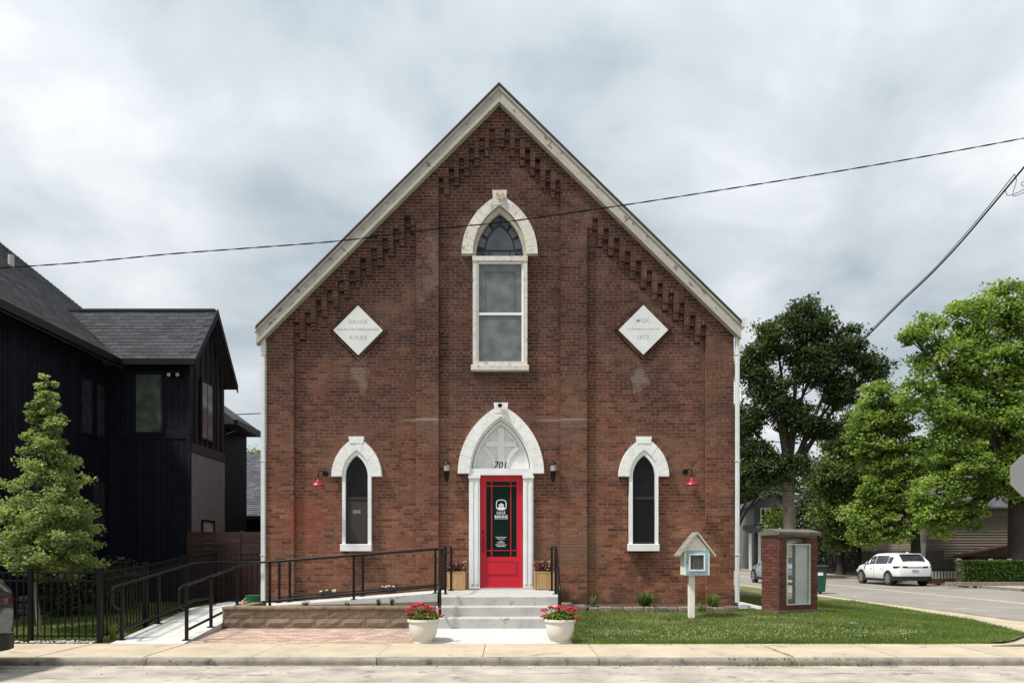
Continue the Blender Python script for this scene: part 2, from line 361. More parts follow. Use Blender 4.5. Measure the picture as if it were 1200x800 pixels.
    def build(s, name, mats, parent=None, smooth=False, kind=None, label=None, origin=None):
        off = wloc(parent)
        if origin is not None: off = off + Vector(origin)
        o = bpy.data.objects.new(name, s.mesh(name, mats, off, smooth)); COL.objects.link(o)
        if origin is not None: o.location = origin
        if parent is not None: o.parent = parent
        if kind: o['kind'] = kind
        if label: o['label'] = label
        return o
def autosmooth(o, ang=40):
    me = o.data; me.polygons.foreach_set('use_smooth', [True] * len(me.polygons))
    try: me.set_sharp_from_angle(angle=R(ang))
    except Exception: pass
    return o
def sharemesh(name, me, loc, parent, scale=None, rot=None):
    o = bpy.data.objects.new(name, me); COL.objects.link(o); o.parent = parent; o.location = Vector(loc) - wloc(parent)
    if scale: o.scale = scale
    if rot: o.rotation_euler = rot
    return o
def copy_tree(o, parent=None):
    c = o.copy(); COL.objects.link(c); c.parent = parent
    for ch in list(o.children): copy_tree(ch, c)
    return c
def quad_sheet(name, pts, z, mat, kind='structure', parent=None):
    m = MB(); m.add([(p[0], p[1], p[2] if len(p) > 2 else z) for p in pts], [tuple(range(len(pts)))])
    return m.build(name, mat, parent, kind=kind)
def text_obj(name, body, x, z, y, size, mat, parent, ext=0.003, shear=0.0, space=1.0, rotz=0, wmax=None):
    cu = bpy.data.curves.new('t', 'FONT'); cu.body = body; cu.size = size; cu.align_x = 'CENTER'; cu.align_y = 'CENTER'
    cu.extrude = ext; cu.shear = shear; cu.space_character = space; cu.resolution_u = 3; cu.offset = size * 0.012
    to = bpy.data.objects.new('t', cu); COL.objects.link(to)
    dg = bpy.context.evaluated_depsgraph_get(); me = bpy.data.meshes.new_from_object(to.evaluated_get(dg))
    bpy.data.objects.remove(to); me.materials.clear(); me.materials.append(mat); me.name = name
    w = max(v.co.x for v in me.vertices) - min(v.co.x for v in me.vertices)
    sx = min(1.0, wmax / w) if wmax else 1.0
    o = bpy.data.objects.new(name, me); COL.objects.link(o); o.parent = parent
    o.location = Vector((x, y, z)) - wloc(parent); o.rotation_euler = (R(90), 0, rotz); o.scale = (sx, 1, 1)
    return o
def arch(cx, z, a, h, n=12):
    """two-centred pointed arch, right springing over the apex to the left springing"""
    Rr = (a * a + h * h) / (2 * a); th = math.atan2(h, Rr - a) if Rr > a else math.pi / 2
    th = math.acos((Rr - a) / Rr)
    rp = [(cx + a - Rr + Rr * math.cos(th * i / n), z + Rr * math.sin(th * i / n)) for i in range(n + 1)]
    return rp + [(2 * cx - p[0], p[1]) for p in rp[-2::-1]]
def X(px, Y=D): return (px - 600) / F * Y
def Z(py, Y=D): return CZ + (HY - py) / F * Y

# ------------------------------------------------------------------ foliage
def np_mesh(name, V, faces_n, nv, mat, parent, vals, off=(0, 0, 0), kind=None, smooth=False):
    """V (k*nv,3) verts, every face nv consecutive vertices"""
    k = faces_n; me = bpy.data.meshes.new(name)
    V = (V - np.array(off)).astype(np.float32)
    me.vertices.add(len(V)); me.vertices.foreach_set('co', V.ravel())
    me.loops.add(k * nv); me.loops.foreach_set('vertex_index', np.arange(k * nv, dtype=np.int32))
    me.polygons.add(k); me.polygons.foreach_set('loop_start', np.arange(0, k * nv, nv, dtype=np.int32))
    try: me.polygons.foreach_set('loop_total', np.full(k, nv, dtype=np.int32))
    except Exception: pass
    me.update(calc_edges=True); me.validate()
    at = me.attributes.new('bv', 'FLOAT', 'FACE'); at.data.foreach_set('value', vals.astype(np.float32))
    me.materials.append(mat)
    o = bpy.data.objects.new(name, me); COL.objects.link(o)
    if parent is not None: o.parent = parent
    if kind: o['kind'] = kind
    return o
def leaves(name, C, size, mat, parent, vals, rng, flat=0.5, kind=None, aspect=0.75):
    """C (n,3) leaf centres: each leaf a pointed five-cornered blade, randomly turned"""
    n = len(C)
    nrm = rng.normal(size=(n, 3)); nrm[:, 2] = np.abs(nrm[:, 2]) + flat; nrm /= np.linalg.norm(nrm, axis=1)[:, None]
    t = rng.normal(size=(n, 3)); t -= nrm * (t * nrm).sum(1)[:, None]; t /= np.linalg.norm(t, axis=1)[:, None]
    b = np.cross(nrm, t); sz = size * rng.uniform(0.6, 1.25, n)[:, None]
    P = [(-0.5, 0.0), (-0.12, -0.5 * aspect), (0.3, -0.38 * aspect), (0.62, 0.0), (0.3, 0.38 * aspect), (-0.12, 0.5 * aspect)]
    V = np.stack([C + t * sz * p[0] + b * sz * p[1] - nrm * sz * (abs(p[1]) * 0.35) for p in P], 1).reshape(-1, 3)
    return np_mesh(name, V, n, 6, mat, parent, vals, off=np.array(wloc(parent)), kind=kind)
def blob_points(blobs, nclump, per, cr, rng, shell=0.5, flat=0.6):
    vol = np.array([b[3] * b[4] * b[5] for b in blobs]) ** 0.8; vol = vol + vol.max() * .03; pr = vol / vol.sum()
    idx = rng.choice(len(blobs), nclump, p=pr); B = np.array(blobs)[idx]
    d = rng.normal(size=(nclump, 3)); d /= np.linalg.norm(d, axis=1)[:, None]
    rad = (shell + (1 - shell) * rng.random(nclump) ** 0.7)[:, None]
    cc = B[:, :3] + d * rad * B[:, 3:6]
    q = rng.normal(size=(nclump, per, 3)); q /= np.linalg.norm(q, axis=2)[:, :, None] * 0.9 + 0.1
    q *= (rng.random((nclump, per, 1)) ** 0.6) * np.array([1, 1, flat]) * cr * rng.uniform(0.45, 1.25, (nclump, 1, 1)) * np.clip(B[:, 3] / (np.median(B[:, 3]) * .6), .5, 1)[:, None, None]
    P = (cc[:, None, :] + q).reshape(-1, 3)
    cv = rng.random(nclump); v = np.repeat(cv, per) * 0.55 + rng.random(nclump * per) * 0.45
    return cc, P, v
BARK = M('bark', (0.13, 0.10, 0.075), 0.95, 0.3, 5, stretch=(3, 3, 0.6), bump=1.0, bscale=18)
BARK_DARK = M('dark_bark', (0.045, 0.037, 0.030), 0.95, 0.3, 5, stretch=(3, 3, 0.6), bump=1.0, bscale=18)
def tree(name, base, label, mat, blobs, nclump, per, leaf, cr, tr, split, seed, group=None, bark=None, cat='tree', flat=0.5, shell=0.5, limbs=14, small=0):
    """blobs in world coordinates (x,y,z,rx,ry,rz)"""
    rng = np.random.default_rng(seed); rd = random.Random(seed)
    t = thing(name, base, label, cat, group)
    bx, by, bz = base
    tm = MB(); top = Vector((bx + rd.uniform(-.2, .2), by, bz + split))
    tm.tube([(bx, by, bz - 0.1), (bx, by, bz + tr * 1.5), (bx + (top.x - bx) * .5, by, bz + split * .5), top], [tr * 1.5, tr * 1.05, tr * 0.92, tr * 0.8], 10)
    autosmooth(tm.build('trunk', bark or BARK, t), 60)
    cc, P, v = blob_points(blobs, nclump, per, cr, rng, shell)
    lm = MB()
    tops = sorted(blobs, key=lambda b: -b[3] * b[5])
    heads = []
    for b in tops[:max(3, len(blobs))]:
        c = Vector(b[:3]); mid = top.lerp(c, 0.5) + Vector((rd.uniform(-.3, .3), rd.uniform(-.3, .3), abs(c.z - top.z) * 0.05)) * (tr * 3)
        st = top - Vector((0, 0, rd.uniform(0, split * 0.12)))
        lm.tube([st, st.lerp(mid, .5) + Vector((0, 0, tr * .4)), mid, c], [tr * .5, tr * .36, tr * .26, tr * .14], 7); heads.append((c, b))
        for _ in range(limbs // 3):
            d = Vector([rd.gauss(0, 1) for _ in range(3)]).normalized()
            e_ = c + Vector((d.x * b[3], d.y * b[4], abs(d.z) * b[5])) * .8
            s0 = mid.lerp(c, rd.uniform(.2, 1)); lm.tube([s0, s0.lerp(e_, .5) + Vector((0, 0, tr * .2)), e_], [tr * .13, tr * .08, tr * .03], 5)
    autosmooth(lm.build('limbs', BARK_DARK, t), 60)
    leaves('crown', P, leaf, mat, t, v, rng, flat)
    return t
L_MAPLE = leaf_mat('bright_maple_leaf', (0.090, 0.150, 0.034), (0.340, 0.460, 0.130), 0.5)
L_YOUNG = leaf_mat('young_maple_leaf', (0.115, 0.170, 0.060), (0.400, 0.480, 0.220), 0.5)
L_DARK = leaf_mat('dark_tree_leaf', (0.028, 0.048, 0.019), (0.105, 0.145, 0.060), 0.32)
L_MID = leaf_mat('mid_green_leaf', (0.050, 0.085, 0.025), (0.190, 0.260, 0.080), 0.38)
L_GREY = leaf_mat('grey_green_leaf', (0.040, 0.062, 0.038), (0.115, 0.155, 0.095), 0.25)
L_SHRUB = leaf_mat('shrub_leaf', (0.014, 0.026, 0.010), (0.060, 0.085, 0.028), 0.2)
L_GRASS = leaf_mat('grass_blade', (0.055, 0.105, 0.018), (0.200, 0.270, 0.060), 0.35)
L_HEDGE = leaf_mat('hedge_leaf', (0.030, 0.065, 0.012), (0.100, 0.180, 0.030), 0.25)
L_GERAN = leaf_mat('geranium_leaf', (0.040, 0.075, 0.012), (0.200, 0.260, 0.050), 0.3)

# ================================================================== THE SETTING
ASPHALT = M('worn_asphalt', (0.37, 0.335, 0.285), 0.95, 0.30, 1.6, bump=0.9, bscale=70, stain=((0.19, 0.175, 0.155), 2.0, 0.57), detail=12)
ASPHALT_SIDE = M('side_asphalt', (0.235, 0.215, 0.19), 0.95, 0.16, 0.9, bump=0.6, bscale=60, stain=((0.33, 0.30, 0.26), 0.8, 0.58), detail=9)
FAR_GROUND = M('far_ground', (0.075, 0.10, 0.035), 1.0, 0.3, 0.3)
g = MB(); g.add([(-900, -300, -.03), (900, -300, -.03), (900, 1500, -.03), (-900, 1500, -.03)], [(0, 1, 2, 3)]); g.build('ground', FAR_GROUND, kind='structure')
KY = 10.3
quad_sheet('road', [(-120, -12), (120, -12), (120, KY + .005), (-120, KY + .005)], 0.0, ASPHALT)
quad_sheet('side_street', [(11.3, KY + .01), (21.2, KY + .01), (21.2, 220), (11.3, 220)], 0.0, ASPHALT_SIDE)
GUT = M('pale_seam', (0.40, 0.37, 0.32), 0.9, 0.2, 2)
m = MB(); m.box(16.0, 16.22, 12.5, 120, -0.01, 0.004, 'b'); m.build('street_seam', GUT, kind='structure')
# cracks and tar seams of the front road as thin sheets
m = MB()
rd = random.Random(3)
for i in range(11):
    x = rd.uniform(-8, 8); y = rd.uniform(8.9, 10.1); 
    for k in range(rd.randint(5, 14)):
        nx = x + rd.uniform(.04, .16); ny = y + rd.uniform(-.05, .05); w = rd.uniform(.002, .011)
        m.add([(x, y - w, .004), (nx, ny - w, .004), (nx, ny + w, .004), (x, y + w, .004)], [(0, 1, 2, 3)]); x, y = nx, ny
m.build('road_cracks', M('crack_tar', (0.17, 0.155, 0.14), 0.9), kind='structure')
# kerb: separate stones
kerb = MB(); kerb.box(-40, 9.6, KY + .02, KY + .14, -.1, .07, 'b'); kb = kerb.build('kerb', KERB, kind='structure')
kx = [-40, -36, -33, -30, -27, -24, -21, -18, -15.1, -12.1, -9.6, X(35, KY), X(171, KY), X(441, KY), X(702, KY), X(927, KY), X(1100, KY), 7.5, 9.6]
for a, b in zip(kx, kx[1:]):
    m = MB(); h = .098 + random.uniform(-.004, .004)
    m.prismx([(KY - random.uniform(0, .008), -.05), (KY + .15, -.05), (KY + .15, h), (KY + .045, h), (KY + .012, h - .014), (KY, h - .04)], a + .006, b - .006)
    m.build('kerb_stone', KERB, kb)
m = MB(); m.box(9.6, 11.3, KY + .02, KY + .15, -.1, .07, 'b'); m.build('corner_kerb', KERB, kind='structure')
# sidewalk: base with slabs
SW0, SW1 = KY + .155, 11.86
def swz(y): return .10 + (y - SW0) * .012
m = MB(); m.box(-40, 11.3, SW0 - .003, SW1 - .002, -.05, .055, 'b'); sw = m.build('sidewalk', SOIL, kind='structure')
jx = [-40, -34, -28, -22, -17.4, -14.3, -12.8, -11.3, -9.77, -8.25, -6.73, -5.21, -3.68, -1.93, -.42, 1.22, 2.74, 3.98, 5.45, 6.98, 8.5, 10.0, 11.3]
for a, b in zip(jx, jx[1:]):
    m = MB(); dz = random.uniform(-.003, .003); g1 = .012 if abs(a - 3.98) < .01 else .006
    m.add([(a + g1, SW0, swz(SW0) + dz - .012), (b - .006, SW0, swz(SW0) - dz - .012), (b - .006, SW0 + .03, swz(SW0) - dz), (b - .006, SW1, swz(SW1) - dz), (a + g1, SW1, swz(SW1) + dz), (a + g1, SW0 + .03, swz(SW0) + dz),
           (a + g1, SW0, 0), (b - .006, SW0, 0), (b - .006, SW1, 0), (a + g1, SW1, 0)],
          [(5, 2, 3, 4), (0, 1, 2, 5), (6, 7, 1, 0), (7, 8, 3, 2, 1), (9, 6, 0, 5, 4), (8, 9, 4, 3)])
    m.build('slab', SIDEWALK, sw)
# lawn of the church: gentle bank rising to the wall
def sstep(a, b, x): t = min(1, max(0, (x - a) / (b - a))); return t * t * (3 - 2 * t)
def lawn_z(x, y):
    r = .115 + .205 * sstep(11.7, 16.2, y) * 1.02
    return r * (1 - sstep(5.6, 9.8, x)) + .11 * sstep(5.6, 9.8, x)
def lawn_xr(y):
    pts = [(11.87, 7.4), (12.3, 8.3), (13.4, 9.35), (16.3, 10.15), (22.9, 10.55), (60, 10.7)]
    for (y0, x0), (y1, x1) in zip(pts, pts[1:]):
        if y <= y1: return x0 + (x1 - x0) * (y - y0) / (y1 - y0)
    return 10.7
def grid_lawn(name, ys, xl, xr, zf, mat, nx=40):
    m = MB(); vs = []
    for y in ys:
        for i in range(nx + 1):
            x = xl(y) + (xr(y) - xl(y)) * i / nx; vs.append((x, y, zf(x, y)))
    fs = [(j * (nx + 1) + i, j * (nx + 1) + i + 1, (j + 1) * (nx + 1) + i + 1, (j + 1) * (nx + 1) + i) for j in range(len(ys) - 1) for i in range(nx)]
    m.add(vs, fs); return m.build(name, mat, kind='structure', smooth=True)
ysl = [11.863 + .0 * 0] + [11.9 + i * .3 for i in range(1, 30)] + [22, 24, 28, 34, 42, 52, 60]
grid_lawn('lawn', ysl, lambda y: .9, lawn_xr, lawn_z, GRASS_BASE)
quad_sheet('side_sidewalk', [(7.0, SW1 + .002), (11.18, SW1 + .002), (11.18, 120), (7.0, 120)], .075, SIDEWALK)
m = MB(); m.box(11.18, 11.298, KY + .16, 120, -.02, .085, 'b'); m.build('side_kerb', KERB, kind='structure')
DARK_PATCH = M('dark_patch', (0.10, 0.095, 0.09), 0.9, 0.2, 5)
m = MB(); m.prismz([(X(1160, 11.6), 11.55), (9.4, 11.45), (9.6, 12.0), (8.6, 11.86), (8.0, 11.72)], .10, .124); m.build('dark_patch', DARK_PATCH, kind='structure')  # thin dark wedge by the lawn corner
# yard on the left, ground beyond
def yard_z(x, y): return .11 + .24 * sstep(12, 18, y)
grid_lawn('yard', [11.87 + i * .5 for i in range(20)], lambda y: -24, lambda y: -6.42, yard_z, GRASS_BASE, 30)
quad_sheet('back_yard', [(-60, 18.3), (10.5, 18.3), (10.5, 90), (-60, 90)], .06, GRASS_BASE)
# far side of the side street
m = MB(); m.box(21.2, 21.34, 10.3, 120, -.02, .12, 'b'); m.build('far_kerb', KERB, kind='structure')
m = MB(); m.box(21.345, 23.2, 12, 120, -.02, .115, 'b'); m.build('far_sidewalk', M('far_walk', (0.33, 0.29, 0.225), .95, .15, 1.5), kind='structure')
quad_sheet('far_lawn', [(23.205, 12), (90, 12), (90, 140), (23.205, 140)], .10, M('far_lawn', (0.10, 0.13, 0.035), 1, .35, 1.2))

# grass blades and clover (nobody could count them)
def blades(name, n, xf, zf, h, w, seed, mat=L_GRASS):
    rng = np.random.default_rng(seed); P = xf(rng, n); n = len(P)
    zz_ = np.array([zf(x, y) for x, y in P]); a = rng.uniform(0, 2 * np.pi, n)
    dx = np.cos(a) * w / 2; dy = np.sin(a) * w / 2; hh = h * rng.uniform(.4, 1.3, n); lx = rng.normal(0, .4, n) * hh; ly = rng.normal(0, .4, n) * hh
    V = np.zeros((n, 3, 3)); V[:, 0] = np.c_[P[:, 0] - dx, P[:, 1] - dy, zz_ - .01]; V[:, 1] = np.c_[P[:, 0] + dx, P[:, 1] + dy, zz_ - .01]; V[:, 2] = np.c_[P[:, 0] + lx, P[:, 1] + ly, zz_ + hh]
    pat = np.array([0.5 + 0.5 * math.sin(x * 2.1 + 1.7 * math.sin(y * 1.9)) * math.sin(y * 2.7 + x) for x, y in P])
    return np_mesh(name, V.reshape(-1, 3), n, 3, mat, None, np.clip(pat * .45 + rng.random(n) * .55, 0, 1), kind='stuff')
def lawn_pts(rng, n):
    y = 11.9 + rng.random(n) ** 1.7 * 11; x = rng.uniform(.95, 10.8, n)
    k = np.array([xx < lawn_xr(yy) - .02 and (math.sin(xx * 1.9 + 2.2 * math.sin(yy * 1.3)) * math.sin(yy * 3.1 - xx * .7) < .55 or rng.random() < .45) and not (xx < 5.35 and yy > 16.1) and not (xx < 1.4 and yy > 11.9 and yy < 12.5 and rng.random() < .75) for xx, yy in zip(x, y)])
    return np.c_[x[k], y[k]]
def yard_pts(rng, n):
    y = 12.05 + rng.random(n) ** 1.4 * 6; x = rng.uniform(-12, -6.5, n); return np.c_[x, y]
tag(blades('grass', 150000, lawn_pts, lawn_z, .055, .013, 5), 'green lawn grass between the sidewalk and the church', 'grass')
tag(blades('yard_grass', 50000, yard_pts, yard_z, .05, .013, 6), 'mown grass behind the black picket fence', 'grass')
def clover_pts(rng, n):
    a = np.c_[rng.normal(3.1, 1.1, n // 2), rng.normal(12.7, .45, n // 2)]; b = np.c_[rng.normal(5.6, 1.4, n // 2), rng.normal(12.9, .6, n // 2)]
    p = np.r_[a, b]; k = (p[:, 1] > 11.95) & (p[:, 0] > 1.3) & (p[:, 0] < 7.2); return p[k]
rng = np.random.default_rng(8); P = clover_pts(rng, 620); m = MB()
for x, y in P: m.ball((x, y, lawn_z(x, y) + random.uniform(.035, .06)), random.uniform(.005, .010), 5)
tag(m.build('clover_flowers', M('clover_white', (0.50, 0.50, 0.38), .8, bump=0), kind='stuff'), 'small white clover flowers scattered over the front lawn', 'flowers')
# sparse litter by the corner of the lawn
def edge_pts(rng, n): 
    x = rng.uniform(.97, 7.3, n); y = rng.normal(11.88, .035 + .03 * np.sin(x * 3.1) ** 2, n); return np.c_[x, y]
tag(blades('edge_grass', 8000, edge_pts, lambda x, y: .10, .05, .012, 9), 'ragged grass growing over the back edge of the sidewalk', 'grass')
def crack_pts(rng, n):
    k = n // 2; t = rng.random(k); a = np.c_[3.95 - t * .03 + rng.normal(0, .015, k), KY + .15 + t * 1.5]
    b = np.c_[rng.uniform(3.0, 5.0, n - k), rng.normal(KY - .015, .02, n - k)]; return np.r_[a, b]
tag(blades('crack_weeds', 900, crack_pts, lambda x, y: .09 if y > KY else .0, .035, .012, 10), 'thin weeds growing in the sidewalk joint and gutter', 'weeds')
# gravel under the fence
m = MB(); rd = random.Random(4)
for i in range(420):
    x = rd.uniform(-11, -6.75); y = rd.uniform(11.88, 12.12); m.ball((x, y, .12 + rd.uniform(0, .02)), rd.uniform(.018, .035), 5, (1, 1, .7), .25)
tag(m.build('gravel', M('white_gravel', (0.42, 0.40, 0.37), .9, .2, 20, attr=True, attrvar=.35), kind='stuff'), 'strip of pale gravel under the black picket fence', 'gravel')

q = MB(); rd = random.Random(12)
for i in range(170):
    x = rd.uniform(-7, 8.5); y = rd.choice((KY - abs(rd.gauss(0, .05)) - .01, KY - abs(rd.gauss(0, .35)) - .02)); q.ball((x, y, .004), rd.uniform(.004, .012), 4, (1.4, 1, .5), .4)
for i in range(60): x = rd.uniform(-7, 8.5); y = rd.uniform(10.5, 11.85); q.ball((x, y, .115), rd.uniform(.003, .008), 4, (1.4, 1, .4), .4)
tag(q.build('road_grit', M('grit', (.12, .10, .07), .9, .3, 20, attr=True, attrvar=.5), kind='stuff'), 'grit and leaf crumbs lying in the gutter and on the sidewalk', 'debris')
# ================================================================== CHURCH
ch = thing('church', (X(585), D, .3), 'old red brick gabled church with white pointed arches and red door', 'church')
WL, WR = 312, 860
PIER = [(312, 344), (487, 514), (657, 688), (828, 860)]
BAY = [(344, 487, 'L'), (514, 657, 'C'), (688, 828, 'R')]
def topline(px): return 108 + (585 - px) * 1.018 if px < 585 else 108 + (px - 585) * .982
ROWP = 3.79; PYB = 717.0                       # brick course in px, foot of the wall
def corbel_T(px, kind):
    if kind == 'L': return 376 - .955 * (px - 344)
    if kind == 'C': return 144 + 1.0 * max(0, abs(px - 585) - 8)
    return 240.5 + .99 * (px - 688)
def units(a, b, kind):
    """(outer half, inner half) px intervals with their top row T"""
    out_ = []
    def seq(x0, x1, outer_first, n):
        w = (x1 - x0) / n
        for i in range(n):
            u0 = x0 + i * w; mid = u0 + w / 2
            o_, i_ = ((u0, mid), (mid, u0 + w)) if outer_first else ((mid, u0 + w), (u0, mid))
            t = corbel_T(u0 if outer_first else u0 + w, kind); out_.append((o_, i_, t))
    if kind == 'L': seq(a, b, True, 11)
    elif kind == 'R': seq(a, b, False, 11)
    else: seq(a, 585.5, True, 6); seq(585.5, b, False, 6)
    return out_
UN = {k: units(a, b, k) for a, b, k in BAY}
DEP = {0: D, 1: D + .06, 2: D + .115, 3: D + .165}
# openings in px: (cx, spring, a, h, bottom)
OPEN = [(586, 300, 32.5, 60, 430), (587, 555, 38.5, 70, 720), (418, 558, 20, 36, 640), (754.5, 558, 20, 36, 640)]
DIA = [(419, 386), (754.5, 385.5)]
def opening_iv(py):
    iv = []
    for cx, sp_, a, h, bt in OPEN:
        if sp_ <= py < bt: iv.append((cx - a + 2, cx + a - 2))
        elif sp_ - h < py < sp_:
            Rr = (a * a + h * h) / (2 * a); dz = sp_ - py
            w = math.sqrt(max(0, Rr * Rr - dz * dz)) - (Rr - a)
            if w > 0: iv.append((cx - w, cx + w))
    for cx, cy in DIA:
        w = 33.5 - abs(py - cy)
        if w > 1: iv.append((cx - w, cx + w))
    return iv
rows = []
r = 0
while True:
    z1p = PYB - r * ROWP; z0p = z1p - ROWP; pm = (z1p + z0p) / 2
    if pm < 112: break
    lo = WL; hi = WR
    if topline(WL) > pm: lo = 585 - (pm - 108) / 1.018
    if topline(WR) > pm: hi = 585 + (pm - 108) / .982
    iv = [(a, b, 0) for a, b in PIER]
    for a, b, k in BAY:
        cur = []
        for (o0, o1), (i0, i1), T in UN[k]:
            rr = (pm - T) / ROWP
            for (s0, s1), inner in (((o0, o1), 0), ((i0, i1), 1)):
                d_ = (0 if rr < 0 else 3 if rr < 1.25 else 1 if rr < 3 else 3 if rr < 4.1 else 2) if not inner else (0 if rr < 3 else 1 if rr < 5.0 else 3 if rr < 5.7 else 2)
                cur.append((s0, s1, d_))
        cur.sort(); mg = []
        for c in cur:
            if mg and mg[-1][2] == c[2] and abs(mg[-1][1] - c[0]) < .01: mg[-1] = (mg[-1][0], c[1], c[2])
            else: mg.append(c)
        iv += mg
    iv.sort(); mg = []
    for c in iv:
        if mg and mg[-1][2] == c[2] and abs(mg[-1][1] - c[0]) < .01 and c[2] == 0: mg[-1] = (mg[-1][0], c[1], c[2])
        else: mg.append(c)
    res = []
    for a, b, d_ in mg:
        a = max(a, lo); b = min(b, hi)
        if b - a < .8: continue
        seg = [(a, b)]
        for o0, o1 in opening_iv(pm):
            ns = []
            for s0, s1 in seg:
                if o1 <= s0 or o0 >= s1: ns.append((s0, s1)); continue
                if o0 > s0: ns.append((s0, o0))
                if o1 < s1: ns.append((o1, s1))
            seg = ns
        res += [(s0, s1, d_) for s0, s1 in seg if s1 - s0 > .8]
    rows.append((z0p, z1p, res)); r += 1
mort = MB(); mort.val = .5; bricks = []
BP = 12.4; JT = .0145
for ri, (z0p, z1p, res) in enumerate(rows):
    header = (ri % 7 == 3); pitch = BP / 2 if header else BP; offp = (ri % 2) * BP / 2 + (BP / 4 if header else 0) + random.uniform(-.35, .35)
    zb, zt = Z(z1p), Z(z0p)
    for a, b, d_ in res:
        y = DEP[d_]; mort.box(X(a) + .004, X(b) - .004, y + .006, y + .2, zb, zt, 'k')
        cuts = [a]; k = math.ceil((a - offp) / pitch + 1e-6); x = offp + k * pitch
        while x < b - 1.8:
            if x - cuts[-1] > 2.2: cuts.append(x + random.uniform(-.25, .25))
            x += pitch
        cuts.append(b)
        for c0, c1 in zip(cuts, cuts[1:]):
            j0 = 0 if c0 == a else JT / 2; j1 = 0 if c1 == b else JT / 2
            bricks.append((X(c0) + j0, X(c1) - j1, y + random.uniform(-.0025, .003), zb + JT / 2, zt - JT / 2))
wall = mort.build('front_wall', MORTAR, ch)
# the stretchers nearest to the camera one by one, the rest joined
full = sorted([i for i, b in enumerate(bricks) if abs((b[1] - b[0]) - (BP / S - JT)) < .012 and b[2] < D + .02],
              key=lambda i: ((bricks[i][0] + .2) ** 2 + (bricks[i][3] - CZ) ** 2))[:296]
fs_ = set(full)
bm_ = MB(); bm_.box(-.5, .5, 0, .09, 0, 1, 'k'); bmesh_shared = bm_.mesh('brick', BRICK)
bmesh_shared.attributes['bv'].data.foreach_set('value', [0.0] * 5)
rest = MB()
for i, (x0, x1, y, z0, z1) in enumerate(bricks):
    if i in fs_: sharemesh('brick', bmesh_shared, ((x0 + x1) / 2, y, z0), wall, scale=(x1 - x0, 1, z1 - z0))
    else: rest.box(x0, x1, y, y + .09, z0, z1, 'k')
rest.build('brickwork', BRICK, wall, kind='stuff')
# body behind: side walls, rear, floor of the shell
SIDEBRICK = M('side_brick', (0.17, 0.07, 0.05), .95, .25, 10)
xl, xr = X(WL), X(WR); ez = Z(388); az = Z(110); ax = X(585)
m = MB(); m.box(xl + .002, xl + .3, D + .25, D + 20, .2, ez - .05); m.box(xr - .3, xr - .002, D + .25, D + 20, .2, ez - .05)
m.prism([(xl, .2), (xr, .2), (xr, ez - .05), (ax, az - .15), (xl, ez - .05)], D + 20, D + 20.2)
m.prism([(xl + .01, ez - .06), (xr - .01, ez - .06), (ax, az - .14)], D + .32, D + .34)
m.build('side_walls', SIDEBRICK, ch)
# roof slopes
m = MB()
for s_, ex, eyp in ((-1, 302.5, 385.5), (1, 866.5, 379)):
    x0, z0 = X(ex), Z(eyp); x1, z1 = X(585), Z(102.5)
    m.add([(x0, D - .19, z0), (x0, D + 20.5, z0), (x1, D + 20.5, z1), (x1, D - .19, z1), (x0, D - .19, z0 - .05), (x0, D + 20.5, z0 - .05), (x1, D + 20.5, z1 - .05), (x1, D - .19, z1 - .05)],
          [(0, 1, 2, 3), (4, 5, 6, 7), (0, 1, 5, 4), (3, 2, 6, 7), (0, 3, 7, 4), (1, 2, 6, 5)])
m.build('roof', ROOF, ch)
# rake boards
def rake(side):
    ex, ey = (303, 385.5) if side < 0 else (866, 379)
    A = Vector((X(585), Z(104))); B = Vector((X(ex), Z(ey))); t = (B - A).normalized(); nrm = Vector((0, 0))
    nrm = Vector((t.y, -t.x)) if side > 0 else Vector((-t.y, t.x))
    if nrm.y > 0: nrm = -nrm
    def strip(o0, o1, y0, y1, name, mat, u0=0, u1=1, parent=ch):
        def pt(u, o):                       # mitred at the ridge, plumb cut at the eave
            p = A + (B - A) * u + nrm * o
            if u <= 0: p = A + nrm * o + t * (-(o * nrm.x) / t.x) if abs(t.x) > 1e-6 else p
            if u >= 1: p = B + nrm * o + t * ((-(o * nrm.x)) / t.x)
            return (p.x, p.y)
        q = MB(); q.prism([pt(u0, o0), pt(u1, o0), pt(u1, o1), pt(u0, o1)], y0, y1); return q.build(name, mat, parent)
    strip(-.012, .03, D - .20, D - .03, 'shingle_edge', SHINGLE_EDGE)
    top = strip(.031, .075, D - .185, D - .02, 'rake_trim', OLD_PAINT)
    us = [0, .31, .66, 1] if side < 0 else [0, .23, .55, 1]
    for u0, u1 in zip(us, us[1:]):
        strip(.076, .225, D - .150 - random.uniform(0, .006), D - .01, 'rake_board', OLD_PAINT, u0 + (.0012 if u0 else 0), u1 - (.0012 if u1 < 1 else 0))
    for u0, u1 in zip(us, us[1:]):
        strip(.226, .275, D - .172, D + .02, 'rake_moulding', OLD_PAINT, u0, u1 - (.001 if u1 < 1 else 0))
rake(-1); rake(1)
CHIP = M('bare_wood_chip', (.16, .12, .09), .95, .4, 20)
